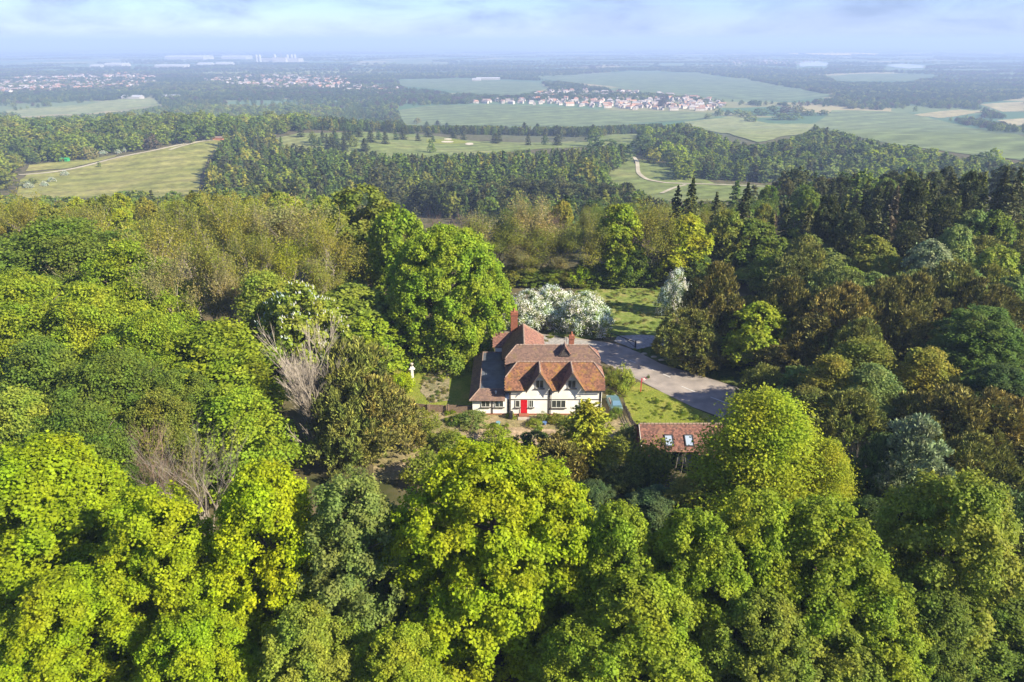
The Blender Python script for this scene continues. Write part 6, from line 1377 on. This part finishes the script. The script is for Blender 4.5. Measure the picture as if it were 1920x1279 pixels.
# -- sheds and works on the plain --
M['shed'] = mat('pale_sheeting', (0.40, 0.38, 0.35), (0.33, 0.31, 0.29), .02, .6); M['shedroof'] = mat('pale_shed_roof', (0.40, 0.40, 0.39), (0.34, 0.34, 0.34), .02, .55)
def shed(u, v, wpx, depth, h, label, bays=1, group='sheds on the far plain'):
    g = ground(u, v); d = project(g)[2]; Wm = wpx*d/FPX; r = empty('warehouse', (g[0], g[1], (hg1(g[0], g[1]))), label, 'warehouse', group)
    part(r, 'wall', M['shed'], lambda b: b.box(-Wm/2, Wm/2, 0, depth, -1, h))
    for k in range(bays):
        y0, y1 = depth*k/bays, depth*(k+1)/bays; part(r, 'roof', M['shedroof'], lambda b: b.prism([(-Wm/2-1, y0, h+.05), (-Wm/2-1, y1, h+.05), (-Wm/2-1, (y0+y1)/2, h + (y1-y0)*.16)], (Wm+2, 0, 0)))
    return r
shed(212, 126, 34, 120, 16, 'pale twin roofed warehouse beyond the left end of the far town', 2); shed(178, 127, 20, 60, 10, 'low tan warehouse left of the pale twin roofed one'); shed(318, 127, 56, 90, 12, 'long low pale warehouse right of the twin roofed one', 2)
shed(345, 112, 72, 260, 22, 'very wide pale warehouse highest on the plain', 3); shed(438, 111, 46, 200, 16, 'wide warehouse between the widest one and the works', 2); shed(382, 124, 26, 80, 10, 'small pale shed below the widest warehouse'); shed(418, 123, 30, 80, 10, 'low pale shed below the wide warehouse')
shed(245, 186, 34, 30, 6, 'low pale building at the edge of the pale pasture'); shed(318, 186, 30, 30, 7, 'white roofed building right of the pale pasture'); shed(915, 150, 44, 40, 7, 'white roofed farm building beside the green field', 2); shed(893, 152, 16, 30, 6, 'small barn left of the white roofed farm building')
g = ground(510, 116); d = project(g)[2]; r = empty('factory', (g[0], g[1], -111), 'pale works with silos and a thin chimney on the far plain', 'factory')
k_ = d/FPX
part(r, 'wall', M['shed'], lambda b: (b.box(-30*k_, 50*k_, 0, 150, -1, 26), b.box(5*k_, 30*k_, -60, -1, -1, 34)))
for sx in (-22, -16, 2, 26, 34, 40): part(r, 'silo', M['shedroof'], lambda b: b.lathe([(2.6*k_, 0), (2.6*k_, 48), (1.6*k_, 55), (.3*k_, 58)], 12, (sx*k_, -80 if sx < 0 else 60, 0)))
part(r, 'chimney', M['shed'], lambda b: b.tube([(16*k_, 40, 0), (16*k_, 40, 85)], .5*k_, .35*k_, 8))
# green hut on the meadow edge, barn among the dark trees
g = ground(122, 303); r = empty('green_hut', (g[0], g[1], (hg1(g[0], g[1]))), 'bright green hut under the trees beside the chalk track', 'hut'); M['hutgreen'] = mat('green_paint', (0.03, 0.30, 0.10), (0.025, 0.24, 0.08), 1, .6)
part(r, 'wall', M['hutgreen'], lambda b: b.box(-3.6, 3.6, -2, 2, -.5, 2.6)); part(r, 'roof', M['hutgreen'], lambda b: b.prism([(-4, -2.4, 2.62), (-4, 2.4, 2.62), (-4, 0, 3.6)], (8, 0, 0))); part(r, 'door', M['dark'], lambda b: b.box(-.8, .8, -2.03, -2.003, -.4, 2.1))
g = ground(410, 263); r = empty('brick_hut', (g[0], g[1], (hg1(g[0], g[1]))), 'small brick hut at the far end of the chalk track', 'hut')
part(r, 'wall', M['tiler_pot'], lambda b: b.box(-5, 5, -2.5, 2.5, -.5, 2.8)); part(r, 'roof', M['fence'], lambda b: b.prism([(-5.4, -2.9, 2.82), (-5.4, 2.9, 2.82), (-5.4, 0, 4.0)], (10.8, 0, 0)))
g = ground(716, 316, 9); r = empty('barn', (g[0], g[1], (hg1(g[0], g[1]))), 'grey roofed barn half hidden among the dark valley trees', 'barn')
part(r, 'wall', M['brick'], lambda b: b.box(-8, 8, -4, 4, -1, 6.5)); part(r, 'roof', M['lead'], lambda b: b.prism([(-8.5, -4.6, 6.52), (-8.5, 4.6, 6.52), (-8.5, 0, 10)], (17, 0, 0)))

# -- haze --
hb = MB(); hb.box(-31000, 31000, -310, 31000, -112.5, CH + 60); hz_ = hb.build('haze', None) if False else link('haze', hb.mesh('haze', []))
m = bpy.data.materials.new('haze'); m.use_nodes = True; n, l = m.node_tree.nodes, m.node_tree.links; n.clear()
out = N(n, 'ShaderNodeOutputMaterial'); pv = N(n, 'ShaderNodeVolumePrincipled'); pv.inputs['Color'].default_value = (0.50, 0.665, 1.0, 1); pv.inputs['Density'].default_value = 0.0002; pv.inputs['Anisotropy'].default_value = 0.0
l.new(pv.outputs[0], out.inputs['Volume']); hz_.data.materials.append(m); tag(hz_, None, None, None, 'stuff')
# ================================================================ LABELS THAT TELL NEIGHBOURS APART
ONES = ['first', 'second', 'third', 'fourth', 'fifth', 'sixth', 'seventh', 'eighth', 'ninth', 'tenth', 'eleventh', 'twelfth', 'thirteenth', 'fourteenth', 'fifteenth', 'sixteenth', 'seventeenth', 'eighteenth', 'nineteenth', 'twentieth',
        'twenty-first', 'twenty-second', 'twenty-third', 'twenty-fourth', 'twenty-fifth', 'twenty-sixth', 'twenty-seventh', 'twenty-eighth', 'twenty-ninth', 'thirtieth']
by = {}
for o in COL.objects:
    if o.parent is None and o.get('category') and o.get('group'): by.setdefault((o['group'], o['label']), []).append(o)
for (g_, l_), os_ in by.items():
    if 2 <= len(os_) <= 30:
        os_.sort(key=lambda o: project(o.location)[0])
        for k, o in enumerate(os_):
            q = 'leftmost ' if k == 0 else 'rightmost ' if k == len(os_) - 1 else ''
            o['label'] = (q + l_) if q else f'{l_}, {ONES[k]} from the left'
